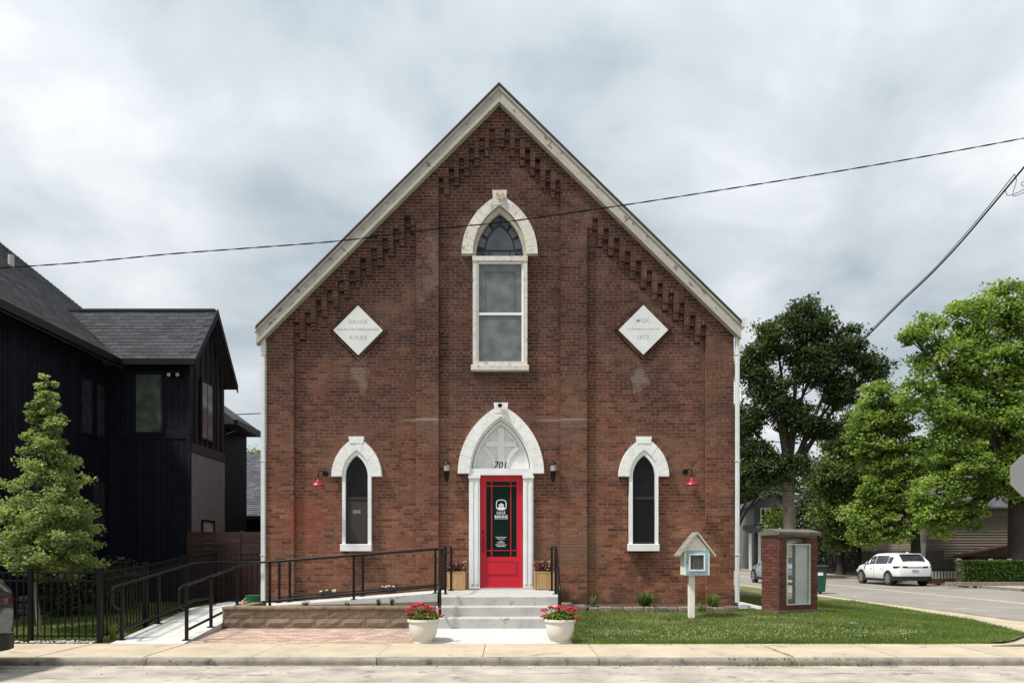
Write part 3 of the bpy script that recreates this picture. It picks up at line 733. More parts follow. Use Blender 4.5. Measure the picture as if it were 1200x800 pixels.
for side, ex, ey, us in ((-1, 300, 388.5, (.05, .14, .30, .46, .58, .70, .76, .80, .83, .86, .90, .93, .96)), (1, 869, 382, (.08, .2, .235, .42, .545, .56, .62, .70, .75, .80, .84, .90))):
    q = MB(); A = Vector((X(585), Z(104))); B = Vector((X(ex), Z(ey))); t = (B - A).normalized(); nr_ = Vector((t.y, -t.x)); nr_ = -nr_ if nr_.y > 0 else nr_; rd = random.Random(side + 5)
    for u in us:
        c = A + (B - A) * (u + rd.uniform(-.01, .01)) + nr_ * rd.uniform(.10, .20); n_ = 7; ln = rd.uniform(.02, .075); wd_ = rd.uniform(.008, .022)
        pts = [c + t * ln * math.cos(2 * math.pi * k / n_) * rd.uniform(.6, 1.2) + nr_ * wd_ * math.sin(2 * math.pi * k / n_) * rd.uniform(.6, 1.3) for k in range(n_)]
        q.prism([(p.x, p.y) for p in pts], D - .1585, D - .15)
    q.build('peeled_patches', CHIP, ch)
# gutters at the eaves and downspouts
for sx, gx0, gx1, gy0, gy1, dx0, dx1, bot in ((-1, 297.5, 306, 378.5, 390, 306.5, 311.5, 705), (1, 864, 874, 374.5, 384.5, 861.5, 866, 706)):
    m = MB(); m.prism([(X(gx0), Z(gy0)), (X(gx1), Z(gy0)), (X(gx1 - (0 if sx < 0 else 2)), Z(gy1)), (X(gx0 + (2 if sx < 0 else 0)), Z(gy1))], D - .1, D + 20)
    gt = m.build('gutter', GUTTER, ch)
    m = MB(); m.bbox(X(dx0), X(dx1), D - .06, D + .03, Z(bot), Z(387), .012)
    m.bar((X((dx0 + dx1) / 2), D - .01, Z(390)), (X((gx0 + gx1) / 2), D + .0, Z(384)), .08)
    ds = m.build('downspout', GUTTER, ch)
    for py in (416, 540, 650):
        q = MB(); q.box(X(dx0) - .012, X(dx1) + .012, D - .068, D + .03, Z(py) - .012, Z(py) + .012); q.build('strap', GUTTER, ds)
m = MB(); m.bar((X(865), D, Z(706)), (X(893), D - .55, Z(706) - .12), .09, .06); m.build('downspout_extension', GUTTER, ch)
m = MB(); m.box(xl + .01, xr - .01, D - .03, D + .25, 0, Z(716.5)); m.build('foundation', M('foundation', (0.25, 0.21, 0.18), .95, .25, 6, bump=.8), ch)

# --- hood arches
def hood(cx, spring, ao, ho, ai, hi, key, mat, part, kmat=None, n=9):
    o = arch(X(cx), Z(spring), ao / S, ho / S, n * 2); i_ = arch(X(cx), Z(spring), ai / S, hi / S, n * 2)
    hd = thing_part = None
    tot = len(o) - 1
    m0 = MB(); m0.band(o, i_, D - .035, D + .16); hd = m0.build(part, mat, ch)
    # raised voussoir stones in front, each its own piece
    step = 2; rd_ = random.Random(cx)
    for k in range(0, tot, step):
        a_, b_ = k, min(k + step, tot)
        q = MB()
        def sh(p0, p1, f): return (p0[0] + (p1[0] - p0[0]) * f, p0[1] + (p1[1] - p0[1]) * f)
        f = .018; oo = [o[j] for j in range(a_, b_ + 1)]; ii = [i_[j] for j in range(a_, b_ + 1)]
        oo[0] = sh(oo[0], oo[1], f); oo[-1] = sh(oo[-1], oo[-2], f); ii[0] = sh(ii[0], ii[1], f); ii[-1] = sh(ii[-1], ii[-2], f)
        q.band(oo, ii, D - .040 - rd_.uniform(0, .005), D - .03); q.build('voussoir', mat, hd)
    kx0, kx1, ky0, ky1 = key
    m2 = MB(); m2.prism([(X(kx0 + 1.5), Z(ky1)), (X(kx1 - 1.5), Z(ky1)), (X(kx1), Z(ky0)), (X(kx0), Z(ky0))], D - .052, D + .05); ks = m2.build('keystone', kmat or mat, ch)
    return hd, ks
# upper window
hd, ks = hood(585.5, 298, 44.5, 69, 31.5, 57, (577, 594, 224, 241), OLD_STONE, 'hood_arch')
m = MB(); rd = random.Random(2)
for i in range(14):
    a = rd.uniform(0, 6.28); rr = rd.uniform(.03, .1)
    m.ball((X(585.5) + math.cos(a) * rr * .9, D - .09, Z(232) + math.sin(a) * rr), rd.uniform(.02, .04), 6, (1, .7, 1), .2)
m.build('carved_boss', M('carved_sandstone', (0.47, 0.39, 0.29), .9, .2, 20), ks)
def arch_frame(cx, spring, ao, ho, ai, hi, bottom, y0, y1, name, mat, parent, n=14, z_off=0):
    """stilted frame: legs down from the springing to bottom"""
    o = arch(X(cx), Z(spring), ao / S, ho / S, n); i_ = arch(X(cx), Z(spring), ai / S, hi / S, n)
    o = [(o[0][0], Z(bottom))] + o + [(o[-1][0], Z(bottom))]; i_ = [(i_[0][0], Z(bottom))] + i_ + [(i_[-1][0], Z(bottom))]
    q = MB(); q.band(o, i_, y0, y1); return q.build(name, mat, parent)
def arch_fill(cx, spring, a, h, bottom, y0, y1, name, mat, parent, n=14):
    o = arch(X(cx), Z(spring), a / S, h / S, n); q = MB(); q.prism([(o[-1][0], Z(bottom)), (o[0][0], Z(bottom))] + o, y0, y1); return q.build(name, mat, parent)
def rect(x0, x1, yb, yt, y0, y1, name, mat, parent, b=None):
    q = MB()
    if b: q.bbox(X(x0), X(x1), y0, y1, Z(yb), Z(yt), b)
    else: q.box(X(x0), X(x1), y0, y1, Z(yb), Z(yt))
    return q.build(name, mat, parent)
def frame_rect(x0, x1, yb, yt, w, y0, y1, name, mat, parent):
    q = MB(); w_ = w / S
    a, b, c, d = X(x0), X(x1), Z(yb), Z(yt)
    q.box(a, a + w_, y0, y1, c, d); q.box(b - w_, b, y0, y1, c, d); q.box(a + w_, b - w_, y0, y1, c, c + w_); q.box(a + w_, b - w_, y0, y1, d - w_, d)
    return q.build(name, mat, parent)
# upper window assembly
aw = arch_frame(585.5, 300, 32, 58, 27.8, 51, 300.2, D + .02, D + .2, 'arch_reveal', SANDSTONE, ch)
up = arch_fill(585.5, 300, 28.5, 52, 300.3, D + .13, D + .16, 'arched_window', LEAD, ch)
def ring_panes(cx, spring, a1, h1, a2, h2, segs, parent, y):
    n = 24
    o = arch(X(cx), Z(spring), a1 / S, h1 / S, n); i_ = arch(X(cx), Z(spring), a2 / S, h2 / S, n)
    T = 2 * n
    for k, (s0, s1, mt) in enumerate(segs):
        a_, b_ = int(s0 * T), int(s1 * T); q = MB(); q.band(o[a_:b_ + 1], i_[a_:b_ + 1], y, y + .01); q.build('pane', mt, parent)
ring_panes(585.5, 291, 25.5, 40, 18.0, 31, [(.03, .16, PANE_A), (.19, .33, PANE_C), (.36, .48, PANE_B), (.52, .64, PANE_B), (.67, .81, PANE_C), (.84, .97, PANE_A)], up, D + .118)
q = MB(); q.prism(arch(X(585.5), Z(290.5), 16.2 / S, 27.5 / S, 12), D + .118, D + .13); q.build('pane', PANE_A, up)
for a_, b_, mt in ((558.5, 565.5, PANE_B), (567, 573, PANE_C), (574.5, 596.5, PANE_A), (598, 604, PANE_C), (605.5, 612.5, PANE_B)):
    rect(a_, b_, 298.8, 292.6, D + .118, D + .13, 'pane', mt, up)
wf = frame_rect(554, 618, 428, 301, 4.6, D - .012, D + .2, 'window_frame', DIRTY_WHITE, ch)
rect(553.6, 618.4, 306, 300.5, D - .03, D + .1, 'transom', DIRTY_WHITE, wf)
sash = frame_rect(558.8, 613.4, 426.5, 306.2, 2.2, D + .02, D + .12, 'storm_sash', WHITE, ch)
rect(561, 611.2, 368.6, 365.8, D + .025, D + .1, 'meeting_rail', WHITE, sash)
rect(561, 611.2, 365.7, 308.4, D + .07, D + .085, 'pane', WINPALE, sash); rect(561, 611.2, 424.3, 368.7, D + .055, D + .065, 'pane', WINPALE, sash)
INNER = M('inner_sash', (0.10, 0.105, 0.11), .6)
frame_rect(568, 603.5, 366, 317, 1.0, D + .06, D + .07, 'inner_sash', INNER, sash)
rect(552, 620, 434.5, 428.2, D - .075, D + .1, 'window_sill', DIRTY_WHITE, ch, .01)
# two lower windows
for cx, side in ((418, 'L'), (754.5, 'R')):
    hood(cx, 558, 29.3, 46, 17, 31, (cx - 9.3, cx + 9, 511.5, 519.5), WHITE_STONE, 'hood_arch', n=6)
    wf = arch_frame(cx, 558, 17, 31, 13.2, 25, 637, D - .01, D + .2, 'window_frame', WHITE, ch)
    arch_frame(cx, 558, 13.8, 26, 12.9, 24.3, 636, D - .002, D + .1, 'inner_frame', M('grey_trim', (0.45, 0.45, 0.44), .7), wf)
    q = arch(X(cx), Z(558), 13 / S, 24.5 / S, 12)
    zc = Z(582)
    g_ = MB(); g_.prism([(q[-1][0], zc), (q[0][0], zc)] + q, D + .06, D + .07); gl = g_.build('upper_sash', WINDARK, ch)
    rect(cx - 13, cx + 13, 584, 581.8, D + .045, D + .09, 'meeting_rail', SCREEN, gl)
    ls = rect(cx - 13, cx + 13, 636, 583.8, D + .05, D + .06, 'lower_sash', WINDARK if side == 'R' else SCREEN, ch)
    frame_rect(cx - 13, cx + 13, 635.8, 584, 1.0, D + .035, D + .05, 'sash_frame', LEAD, ls)
    if side == 'L': rect(cx - 5, cx + 4, 601.5, 597, D + .044, D + .0495, 'small_sign', M('small_grey_sign', (0.16, 0.15, 0.145), .7), ls)
    rect(cx - 18.8, cx + 17.8, 645.5, 637, D - .07, D + .1, 'window_sill', WHITE, ch, .008)
# entrance
hd, ks = hood(587, 554.5, 50.5, 80, 36.8, 66.5, (578.5, 595.5, 472, 484), WHITE_STONE, 'door_hood', n=9)
arch_frame(587, 554.5, 38, 68, 35, 63.5, 554.6, D + .01, D + .22, 'door_reveal', WHITE, ch)
ty = arch_fill(587, 554.5, 36, 65, 556, D + .19, D + .22, 'tympanum', M('tympanum_paint', (.67, .67, .65), .7, .08), ch)
TYD = M('tympanum_line', (0.40, 0.41, 0.40), .8, .05, bump=0)
arch_frame(587, 553, 33.5, 61.5, 30.8, 57, 553.1, D + .135, D + .191, 'arch_trim', WHITE, ty)
# cross and raised panels
for nm, pts in (('cross_upright', [(583, 549), (591, 549), (591, 500), (583, 500)]), ('cross_arm', [(569, 522), (582.95, 522), (582.95, 515.5), (569, 515.5)]), ('cross_arm', [(591.05, 522), (605, 522), (605, 515.5), (591.05, 515.5)])):
    q = MB(); q.prism([(X(a), Z(b)) for a, b in pts], D + .160, D + .191); q.build(nm, WHITE, ty)
def arc2(x0, y0, x1, y1, bulge, n=8):
    ps = []
    for i in range(n + 1):
        t_ = i / n; mx_ = x0 + (x1 - x0) * t_; my_ = y0 + (y1 - y0) * t_; k_ = 4 * t_ * (1 - t_) * bulge
        dx_, dy_ = x1 - x0, y1 - y0; l_ = math.hypot(dx_, dy_); ps.append((mx_ - dy_ / l_ * k_, my_ + dx_ / l_ * k_))
    return ps
for s_ in (-1, 1):
    a_ = arc2(586.5 + s_ * 22, 524, 586.5 + s_ * 8, 546, s_ * 2.2); b_ = arc2(586.5 + s_ * 18.2, 521.5, 586.5 + s_ * 4.5, 543, s_ * 2.2)
    q = MB(); q.band([(X(p[0]), Z(p[1])) for p in a_], [(X(p[0]), Z(p[1])) for p in b_], D + .160, D + .191); q.build('curved_rib', WHITE, ty)
    a_ = arc2(586.5 + s_ * 5, 500, 586.5 + s_ * 21, 516, -s_ * -1.5); b_ = arc2(586.5 + s_ * 5, 503, 586.5 + s_ * 16.5, 515.2, -s_ * -1.5)
    q = MB(); q.band([(X(p[0]), Z(p[1])) for p in a_], [(X(p[0]), Z(p[1])) for p in b_], D + .162, D + .191); q.build('curved_rib', WHITE, ty)
rect(560, 614, 549.3, 547.9, D + .13, D + .191, 'trim_line', WHITE, ty)
q = MB(); q.box(X(549.5), X(624.5), D - .0, D + .2, Z(556.2), Z(549.8)); q.box(X(550), X(624), D + .0, D + .1, Z(549.8), Z(548.6)); db = q.build('door_head', WHITE, ch)
for a_, b_ in ((549.5, 562.2), (613, 625)):
    q = MB(); q.box(X(a_), X(b_), D + .02, D + .2, Z(689.5), Z(556.3)); jb = q.build('door_jamb', WHITE, ch)
    mid = (a_ + b_) / 2
    for c_ in (-4.2, 1.4): rect(mid + c_, mid + c_ + 2.8, 684, 561, D + .004, D + .021, 'fluting', WHITE, jb)
    rect(a_ - .6, b_ + .6, 560, 556.4, D - .02, D + .06, 'capital', WHITE, jb)
text = text_obj('house_number', '701', X(586), Z(544.5), D + .085, .21, BLACK, ch, .006, .25, 1.0)
m = MB(); m.ball((X(587.5), D + .1, Z(548.8)), .035, 8); m.build('bell', M('bell_metal', (.25, .24, .22), .4, metal=.6), ch)
m = MB(); m.lathe([(0, 0), (.06, 0), (.06, .03), (.055, .035)], (0, 0, 0), 16)
cmb_ = thing('dome_camera', (X(586), D - .1, Z(475.5)), 'small white and black dome camera on the keystone above the red door', 'security camera')
q = MB(); q.box(X(586) - .06, X(586) + .06, D - .14, D - .09, Z(475.5) - .01, Z(475.5) + .05); q.build('housing', WHITE, cmb_)
q = MB(); q.ball((X(586), D - .15, Z(475.5) - .015), .05, 12, (1, .8, 1)); autosmooth(q.build('lens_dome', BLACK, cmb_))
# red door
DY = D + .12
dr = frame_rect(562.5, 612.6, 689, 556.2, 7.2, DY, DY + .05, 'door', RED, ch)
rect(569.75, 605.35, 681.7, 652, DY + .0015, DY + .0485, 'lower_rail', RED, dr); rect(569.7, 605.4, 563.4, 556.5, DY + .0005, DY + .0495, 'top_rail', RED, dr)
rect(570.5, 604.6, 672, 658.5, DY - .006, DY + .01, 'raised_panel', RED, dr); frame_rect(569.3, 605.8, 673.2, 657.3, .8, DY - .011, DY + .01, 'panel_moulding', RED, dr)
dg_ = rect(569.6, 605.5, 652.2, 563.2, DY + .02, DY + .03, 'door_glass', DOORGREEN, dr)
for vx in (576, 598.6): rect(vx - .55, vx + .55, 651.8, 563.6, DY + .006, DY + .019, 'muntin', RED, dr)
for hy_ in (568.6, 644.6): rect(569.7, 605.4, hy_ + .55, hy_ - .55, DY + .004, DY + .017, 'muntin', RED, dr)
text_obj('sign_text', 'LILLE', X(587), Z(600.2), DY + .0185, .085, DECAL, dg_, .001, 0, 1.05, wmax=.21)
text_obj('sign_text', 'BØNNE', X(587.2), Z(604.8), DY + .0185, .088, DECAL, dg_, .001, 0, 1.05, wmax=.29)
rect(579.5, 595, 607.3, 606.9, DY + .017, DY + .0195, 'sign_line', DECAL, dg_)
for yy, w_ in ((629, 6.4), (630.8, 4.4), (633.6, 2.5), (635.4, 4.6), (637.8, 6.4), (639.6, 5)):
    q = MB(); x_ = 587 - w_
    while x_ < 587 + w_:
        l_ = random.uniform(.5, 1.6); q.box(X(x_), X(min(x_ + l_, 587 + w_)), DY + .017, DY + .0195, Z(yy) - .007, Z(yy) + .006); x_ += l_ + .35
    q.build('small_print', DECAL, dg_)
# logo: rounded ring with a three-leaved sprout
q = MB(); n_ = 32
def sq(a_, b_, r_):
    ps = []
    for i in range(n_ + 1):
        t_ = 2 * math.pi * i / n_; c_, s_ = math.cos(t_), math.sin(t_)
        k_ = (abs(c_) ** 3.2 + abs(s_) ** 3.2) ** (-1 / 3.2); ps.append((X(587.3) + a_ * k_ * c_, Z(590.8) + b_ * k_ * s_))
    return ps
q.band(sq(.118, .118, 0), sq(.103, .103, 0), DY + .017, DY + .0195); q.build('logo_ring', DECAL, dg_)
q = MB()
for ang, ln in ((90, .085), (40, .08), (140, .08)):
    a_ = R(ang); d_ = Vector((math.cos(a_), math.sin(a_))); p_ = Vector((-d_.y, d_.x)); c0 = Vector((X(587.3), Z(592.6)))
    pts = [c0, c0 + d_ * ln * .5 + p_ * .026, c0 + d_ * ln, c0 + d_ * ln * .5 - p_ * .026]
    q.prism([(p.x, p.y) for p in pts][::-1], DY + .017, DY + .0195)
q.prism([(X(582.8), Z(594.5)), (X(584.6), Z(592.8)), (X(587.3), Z(593.6)), (X(590), Z(592.8)), (X(591.8), Z(594.5)), (X(589.5), Z(596)), (X(585), Z(596))][::-1], DY + .0171, DY + .0196)
q.build('logo_sprout', DECAL, dg_)
q = MB(); q.lathe([(0, 0), (.022, 0), (.022, .02), (0, .02)], (0, 0, 0), 12)
q2 = MB(); q2.box(X(565.2), X(567), DY - .03, DY, Z(624.2), Z(621.6)); q2.build('lock', BLACK, dr)
q2 = MB(); q2.tube([(X(566.3), DY - .0, Z(629)), (X(566.3), DY - .05, Z(630)), (X(566.3), DY - .05, Z(646)), (X(566.3), DY, Z(647))], .009, 6); q2.build('pull_handle', M('door_pull', (.10, .01, .01), .3, metal=.3), dr)
for hy_ in (577, 620, 668): rect(611.6, 613.4, hy_ + 2.5, hy_ - 2.5, DY - .008, DY + .01, 'hinge', M('hinge', (.2, .01, .015), .4), dr)
rect(560, 615, 690.4, 688.6, D - .0, D + .2, 'threshold', STEPC, ch)
# plaques
for i, (cx, cy) in enumerate(DIA):
    q = MB(); q.box(X(cx - 34), X(cx + 34), D + .19, D + .22, Z(cy + 34), Z(cy - 34)); q.build('plaque_backing', MORTAR, ch)
    h_ = 29.2
    pl = MB(); pl.prism([(X(cx), Z(cy + h_)), (X(cx + h_), Z(cy)), (X(cx), Z(cy - h_)), (X(cx - h_), Z(cy))], D + .052, D + .19); pl = pl.build('plaque', PLAQUE, ch)
    # border bricks laid along the four edges, a gap below the stone
    for (sx, sz) in ((-1, 1), (1, 1), (-1, -1), (1, -1)):
        nb = 4; off = 1.0 if sz > 0 else 2.6
        for k in range(nb):
            t0, t1 = k / nb, (k + 1) / nb - .02
            def ep(t_, w_):
                xx_ = cx + sx * (h_ + w_) * t_; yy_ = cy - sz * (h_ + w_) * (1 - t_); return (X(xx_), Z(yy_))
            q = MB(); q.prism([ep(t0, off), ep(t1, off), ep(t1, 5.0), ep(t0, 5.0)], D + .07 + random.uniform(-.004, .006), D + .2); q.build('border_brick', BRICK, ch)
    if i == 0:
        text_obj('inscription', 'DANSK', X(cx), Z(376), D + .051, .125, PLAQUE_TEXT, pl, .002, 0, 1.25, wmax=.42)
        text_obj('inscription', 'EVANG.LUTH.TREFOLDIGHEDS', X(cx), Z(385), D + .051, .07, PLAQUE_TEXT, pl, .002, 0, 1.15, wmax=.93)
        text_obj('inscription', 'KIRKE', X(cx), Z(394.5), D + .051, .125, PLAQUE_TEXT, pl, .002, 0, 1.25, wmax=.42)
    else:
        text_obj('inscription', 'MGK.', X(cx), Z(374.5), D + .051, .125, PLAQUE_TEXT, pl, .002, 0, 1.2, wmax=.36)
        text_obj('inscription', '1872', X(cx - 1), Z(394), D + .051, .125, PLAQUE_TEXT, pl, .002, 0, 1.2, wmax=.34)
        q = MB(); x_ = cx - 18
        while x_ < cx + 18:
            w_ = random.uniform(.4, 1.2); q.box(X(x_), X(x_ + w_), D + .049, D + .053, Z(385.2), Z(385.2) + random.uniform(.025, .045)); x_ += w_ + random.choice((.5, .6, 1.4))
        q.build('worn_inscription', PLAQUE_TEXT, pl)

# ------------------------------------------------------------------ wall lamps
def lantern(px, label):
    x = X(px); t = thing('wall_lantern', (x, D, Z(552)), label, 'wall lantern', 'lanterns beside the door')
    y = D - .11
    q = MB(); q.tube([(x, D, Z(548)), (x, D - .06, Z(541)), (x, y, Z(540.5)), (x, y, Z(543))], .012, 6); q.box(x - .035, x + .035, D - .015, D - .002, Z(560), Z(546)); q.build('bracket', BLACK, t)
    q = MB(); q.lathe([(0, .075), (.05, .045), (.085, 0), (.085, -.012), (0, -.012)], (x, y, Z(544.3)), 16); q.build('cap', BLACK, t)
    q = MB(); q.lathe([(.06, 0), (.066, .16)], (x, y, Z(552.8)), 16); autosmooth(q.build('glass_shade', glass('lantern_glass' + str(px), (.45, .44, .42), .15, .55), t))
    q = MB(); q.lathe([(0, 0), (.02, 0), (.022, .12), (0, .13)], (x, y, Z(552.8)), 8); q.build('bulb', M('bulb', (.6, .58, .52), .3, bump=0), t)
    q = MB(); q.lathe([(0, -.24), (.02, -.22), (.045, -.16), (.06, -.03), (.078, 0), (.06, .012), (0, .012)], (x, y, Z(552.8)), 16); autosmooth(q.build('base_cup', BLACK, t))
lantern(524, 'black wall lantern on the brick pier to the left of the red door')
lantern(648, 'black wall lantern on the brick wall to the right of the red door')
REDM = M('red_enamel', (.26, .012, .022), .35, .05, bump=0, spec=.4)
def barn(px, py, mx_, my_, label):
    t = thing('gooseneck_lamp', (X(mx_), D, Z(my_)), label, 'barn lamp', 'red barn lamps on the facade')
    x, z = X(px), Z(py); y = D - .30
    q = MB(); q.prism([(X(mx_) + .068 * math.cos(a_ * math.pi / 8), Z(my_) + .068 * math.sin(a_ * math.pi / 8)) for a_ in range(16)], D - .03, D - .001); q.build('mounting_plate', BLACK, t)
    q = MB(); q.tube([(X(mx_), D - .03, Z(my_)), (X(mx_) + (x - X(mx_)) * .3, D - .14, Z(my_) + .05), (x, y + .03, Z(my_) + .03), (x, y, z + .1)], .013, 8); q.build('arm', BLACK, t)
    q = MB(); q.lathe([(0, .14), (.03, .13), (.035, .08), (.06, .06), (.11, .02), (.142, -.025), (.147, -.04), (.138, -.035), (.10, .01), (.05, .05), (0, .06)], (x, y, z), 24); autosmooth(q.build('shade', REDM, t), 50)
    q = MB(); q.ball((x, y, z), .04, 8); q.build('bulb', MC['bulb'], t)
barn(377, 568.5, 381.5, 555, 'red gooseneck barn lamp beside the left arched window')
barn(807, 567.5, 803, 553, 'red gooseneck barn lamp beside the right arched window')

# ------------------------------------------------------------------ steps, ramp, patio
SX0, SX1 = -1.37, .885
st = thing('concrete_steps', ((SX0 + SX1) / 2, 14.5, .2), 'pale concrete steps and landing in front of the red door', 'steps')
for nm, y0, y1, z1, j in (('landing', 13.70, 16.47, .775, 0), ('step', 13.42, 13.9, .60, .01), ('step', 13.14, 13.6, .42, .02)):
    q = MB(); x0, x1 = SX0 - j, SX1 + j; n_ = .02
    q.prismx([(y0 + .012, .05), (y1, .05), (y1, z1), (y0 + n_, z1), (y0 + .006, z1 - .008), (y0, z1 - .022)], x0, x1); q.build(nm, STEPC, st)
q = MB(); q.add([(-1.55, SW1 + .004, .117), (.97, SW1 + .004, .117), (.97, 13.2, .235), (-1.55, 13.2, .235), (-1.55, SW1 + .004, 0), (.97, SW1 + .004, 0), (.97, 13.2, 0), (-1.55, 13.2, 0)],
                [(0, 1, 2, 3), (4, 5, 1, 0), (5, 6, 2, 1), (7, 4, 0, 3)]); q.build('entrance_pad', CONCRETE, kind='structure')
# paver patio
q = MB(); q.add([(-5.25, SW1 + .004, .09), (-1.56, SW1 + .004, .09), (-1.56, 13.6, .19), (-5.25, 13.6, .19)], [(0, 1, 2, 3)]); pt_ = q.build('patio', M('paver_joint', (.17, .13, .10), .95), kind='structure')
q = MB(); pw, pd = .2, .1; row = 0; y = SW1 + .01
while y < 13.38:
    x = -5.24 + (row % 2) * -.1
    while x < -1.58:
        a_, b_ = max(x, -5.24) + .003, min(x + pw, -1.57) - .003
        if b_ - a_ > .02:
            z_ = .09 + (y - SW1) * .0575 + .02 + random.uniform(-.0015, .0015); z2 = z_ + (pd) * .0575
            q.add([(a_, y + .003, z_), (b_, y + .003, z_), (b_, y + pd - .003, z2), (a_, y + pd - .003, z2), (a_, y + .003, z_ - .03), (b_, y + .003, z_ - .03)], [(0, 1, 2, 3), (4, 5, 1, 0)])
        x += pw
    y += pd; row += 1
q.build('pavers', PAVER, pt_, kind='stuff')
# retaining wall of split-face blocks
rw = thing('block_wall', (-3.5, 13.5, .2), 'low brown split face block wall in front of the ramp', 'retaining wall')
BW = .455; X0, X1 = -5.26, -1.40; zb = .215
for row_, (z0, z1, off) in enumerate(((.10, .225, .1), (.225, .385, -.13), (.385, .545, -.34))):
    x = X0 + off
    while x < X1:
        a_, b_ = max(x, X0) + .003, min(x + BW, X1) - .003
        if b_ - a_ > .03:
            q = MB(); nx_ = 4; nz_ = 2; vs = []
            for iz in range(nz_ + 1):
                for ix in range(nx_ + 1):
                    ed = ix in (0, nx_) or iz in (0, nz_)
                    vs.append((a_ + (b_ - a_) * ix / nx_, 13.42 + (.016 if ed else random.uniform(-.008, .007)), z0 + .003 + (z1 - z0 - .006) * iz / nz_))
            fs = [(iz * (nx_ + 1) + ix, iz * (nx_ + 1) + ix + 1, (iz + 1) * (nx_ + 1) + ix + 1, (iz + 1) * (nx_ + 1) + ix) for iz in range(nz_) for ix in range(nx_)]
            q.add(vs, fs); q.box(a_, b_, 13.436, 13.64, z0 + .003, z1 - .003, 'f'); q.build('block', BLOCK, rw)
        x += BW
x = X0
while x < X1:
    q = MB(); b_ = min(x + .46, X1); q.bbox(x + .002, b_ - .002, 13.395, 13.66, .546, .60, .01); q.build('cap_stone', BLOCK, rw); x += .46
q = MB(); q.box(X0 + .02, X0 + .25, 13.6, 15.1, .1, .58); q.build('return_wall', BLOCK, rw)
q = MB(); q.add([(-5.2, 13.6, .555), (-1.38, 13.6, .555), (-1.38, 14.92, .60), (-5.2, 14.92, .5)], [(0, 1, 2, 3)]); q.build('planting_bed', SOIL, kind='structure')
# ramp
def ramp_z(x): return .775 if x > -1.37 else max(.47, .775 - (-1.37 - x) * .0785)
rp = thing('concrete_ramp', (-5.8, 14, .1), 'pale concrete wheelchair ramp rising beside the church', 'ramp')
q = MB()
xs = [-1.372, -2.6, -3.9, -5.27]
for a_, b_ in zip(xs, xs[1:]):
    za, zb_ = ramp_z(a_), ramp_z(b_)
    q.add([(b_, 14.9, zb_), (a_, 14.9, za), (a_, 16.46, za), (b_, 16.46, zb_), (b_, 14.9, .1), (a_, 14.9, .1)], [(0, 1, 2, 3), (4, 5, 1, 0)])
q.build('upper_run', CONCRETE, rp)
q = MB(); q.box(-6.46, -5.272, 14.9, 16.9, .05, .47); q.build('turning_platform', CONCRETE, rp)
ly = [SW1 + .01, 12.88, 13.89, 14.898]
for a_, b_ in zip(ly, ly[1:]):
    za = .115 + (a_ - SW1) * (.355 / 3.04); zb_ = .115 + (b_ - SW1) * (.355 / 3.04)
    q = MB(); q.add([(-6.46, a_ + .006, za), (-5.272, a_ + .006, za), (-5.272, b_ - .004, zb_), (-6.46, b_ - .004, zb_), (-6.46, a_ + .006, 0), (-5.272, a_ + .006, 0), (-5.272, b_ - .004, 0), (-6.46, b_ - .004, 0)],
                    [(0, 1, 2, 3), (4, 5, 1, 0), (5, 6, 2, 1), (7, 4, 0, 3)]); q.build('lower_run', CONCRETE, rp)
def lz(y): return .115 + (min(y, 14.9) - SW1) * (.355 / 3.04)
# handrails
RH = .90
def post(t, x, y, z0, z1, w=.045):
    q = MB(); q.box(x - w / 2, x + w / 2, y - w / 2, y + w / 2, z0, z1); q.box(x - .055, x + .055, y - .055, y + .055, z0, z0 + .012); q.build('post', BLACK, t)
def rail(t, pts, r=.02, name='top_rail'):
    q = MB(); q.tube(pts, r, 8); autosmooth(q.build(name, BLACK, t), 50)
hr = thing('ramp_handrail', (-5.33, 12.1, .1), 'black handrail on the church side of the ramp, running up to the landing', 'handrail')
for y in (12.12, 13.1, 14.35): post(hr, -5.33, y, lz(y), lz(y) + RH - .02)
for x in (-4.9, -3.2, -1.55): post(hr, x, 14.97, ramp_z(x), ramp_z(x) + RH - .02)
rail(hr, [(-5.33, 12.12, lz(12.1) + .52), (-5.33, 12.0, lz(12.1) + .52), (-5.33, 11.86, lz(12.1) + .6), (-5.33, 11.84, lz(12.1) + .84), (-5.33, 11.95, lz(12.0) + RH), (-5.33, 13.2, lz(13.2) + RH), (-5.33, 14.8, lz(14.8) + RH), (-5.22, 14.95, .47 + RH), (-4.9, 14.97, ramp_z(-4.9) + RH), (-3.2, 14.97, ramp_z(-3.2) + RH), (-1.5, 14.97, ramp_z(-1.5) + RH)])
rail(hr, [(-5.33, 12.12, lz(12.12) + .16), (-5.33, 14.35, lz(14.35) + .16), (-5.30, 14.9, .47 + .1), (-4.9, 14.97, ramp_z(-4.9) + .1), (-1.55, 14.97, ramp_z(-1.55) + .14)], .022, 'lower_rail')
hl = thing('ramp_handrail', (-6.4, 12.1, .1), 'black handrail on the picket fence side of the ramp', 'handrail')
for y in (12.14, 13.4, 14.56, 15.8): post(hl, -6.4, y, lz(y), lz(y) + RH - .02)
rail(hl, [(-6.4, 12.14, lz(12.1) + .52), (-6.4, 12.0, lz(12.1) + .52), (-6.4, 11.86, lz(12.1) + .6), (-6.4, 11.84, lz(12.1) + .84), (-6.4, 11.95, lz(12.0) + RH), (-6.4, 14.9, lz(14.9) + RH), (-6.4, 16.2, .47 + RH + .01), (-6.3, 16.35, .47 + RH + .01), (-5.3, 16.35, .47 + RH)])
rail(hl, [(-6.4, 12.14, lz(12.14) + .16), (-6.4, 14.9, lz(14.9) + .16), (-6.4, 15.8, .62)], .026, 'lower_rail')
hb = thing('ramp_handrail', (-3.2, 16.2, .5), 'black handrail close to the brick wall behind the ramp', 'handrail')
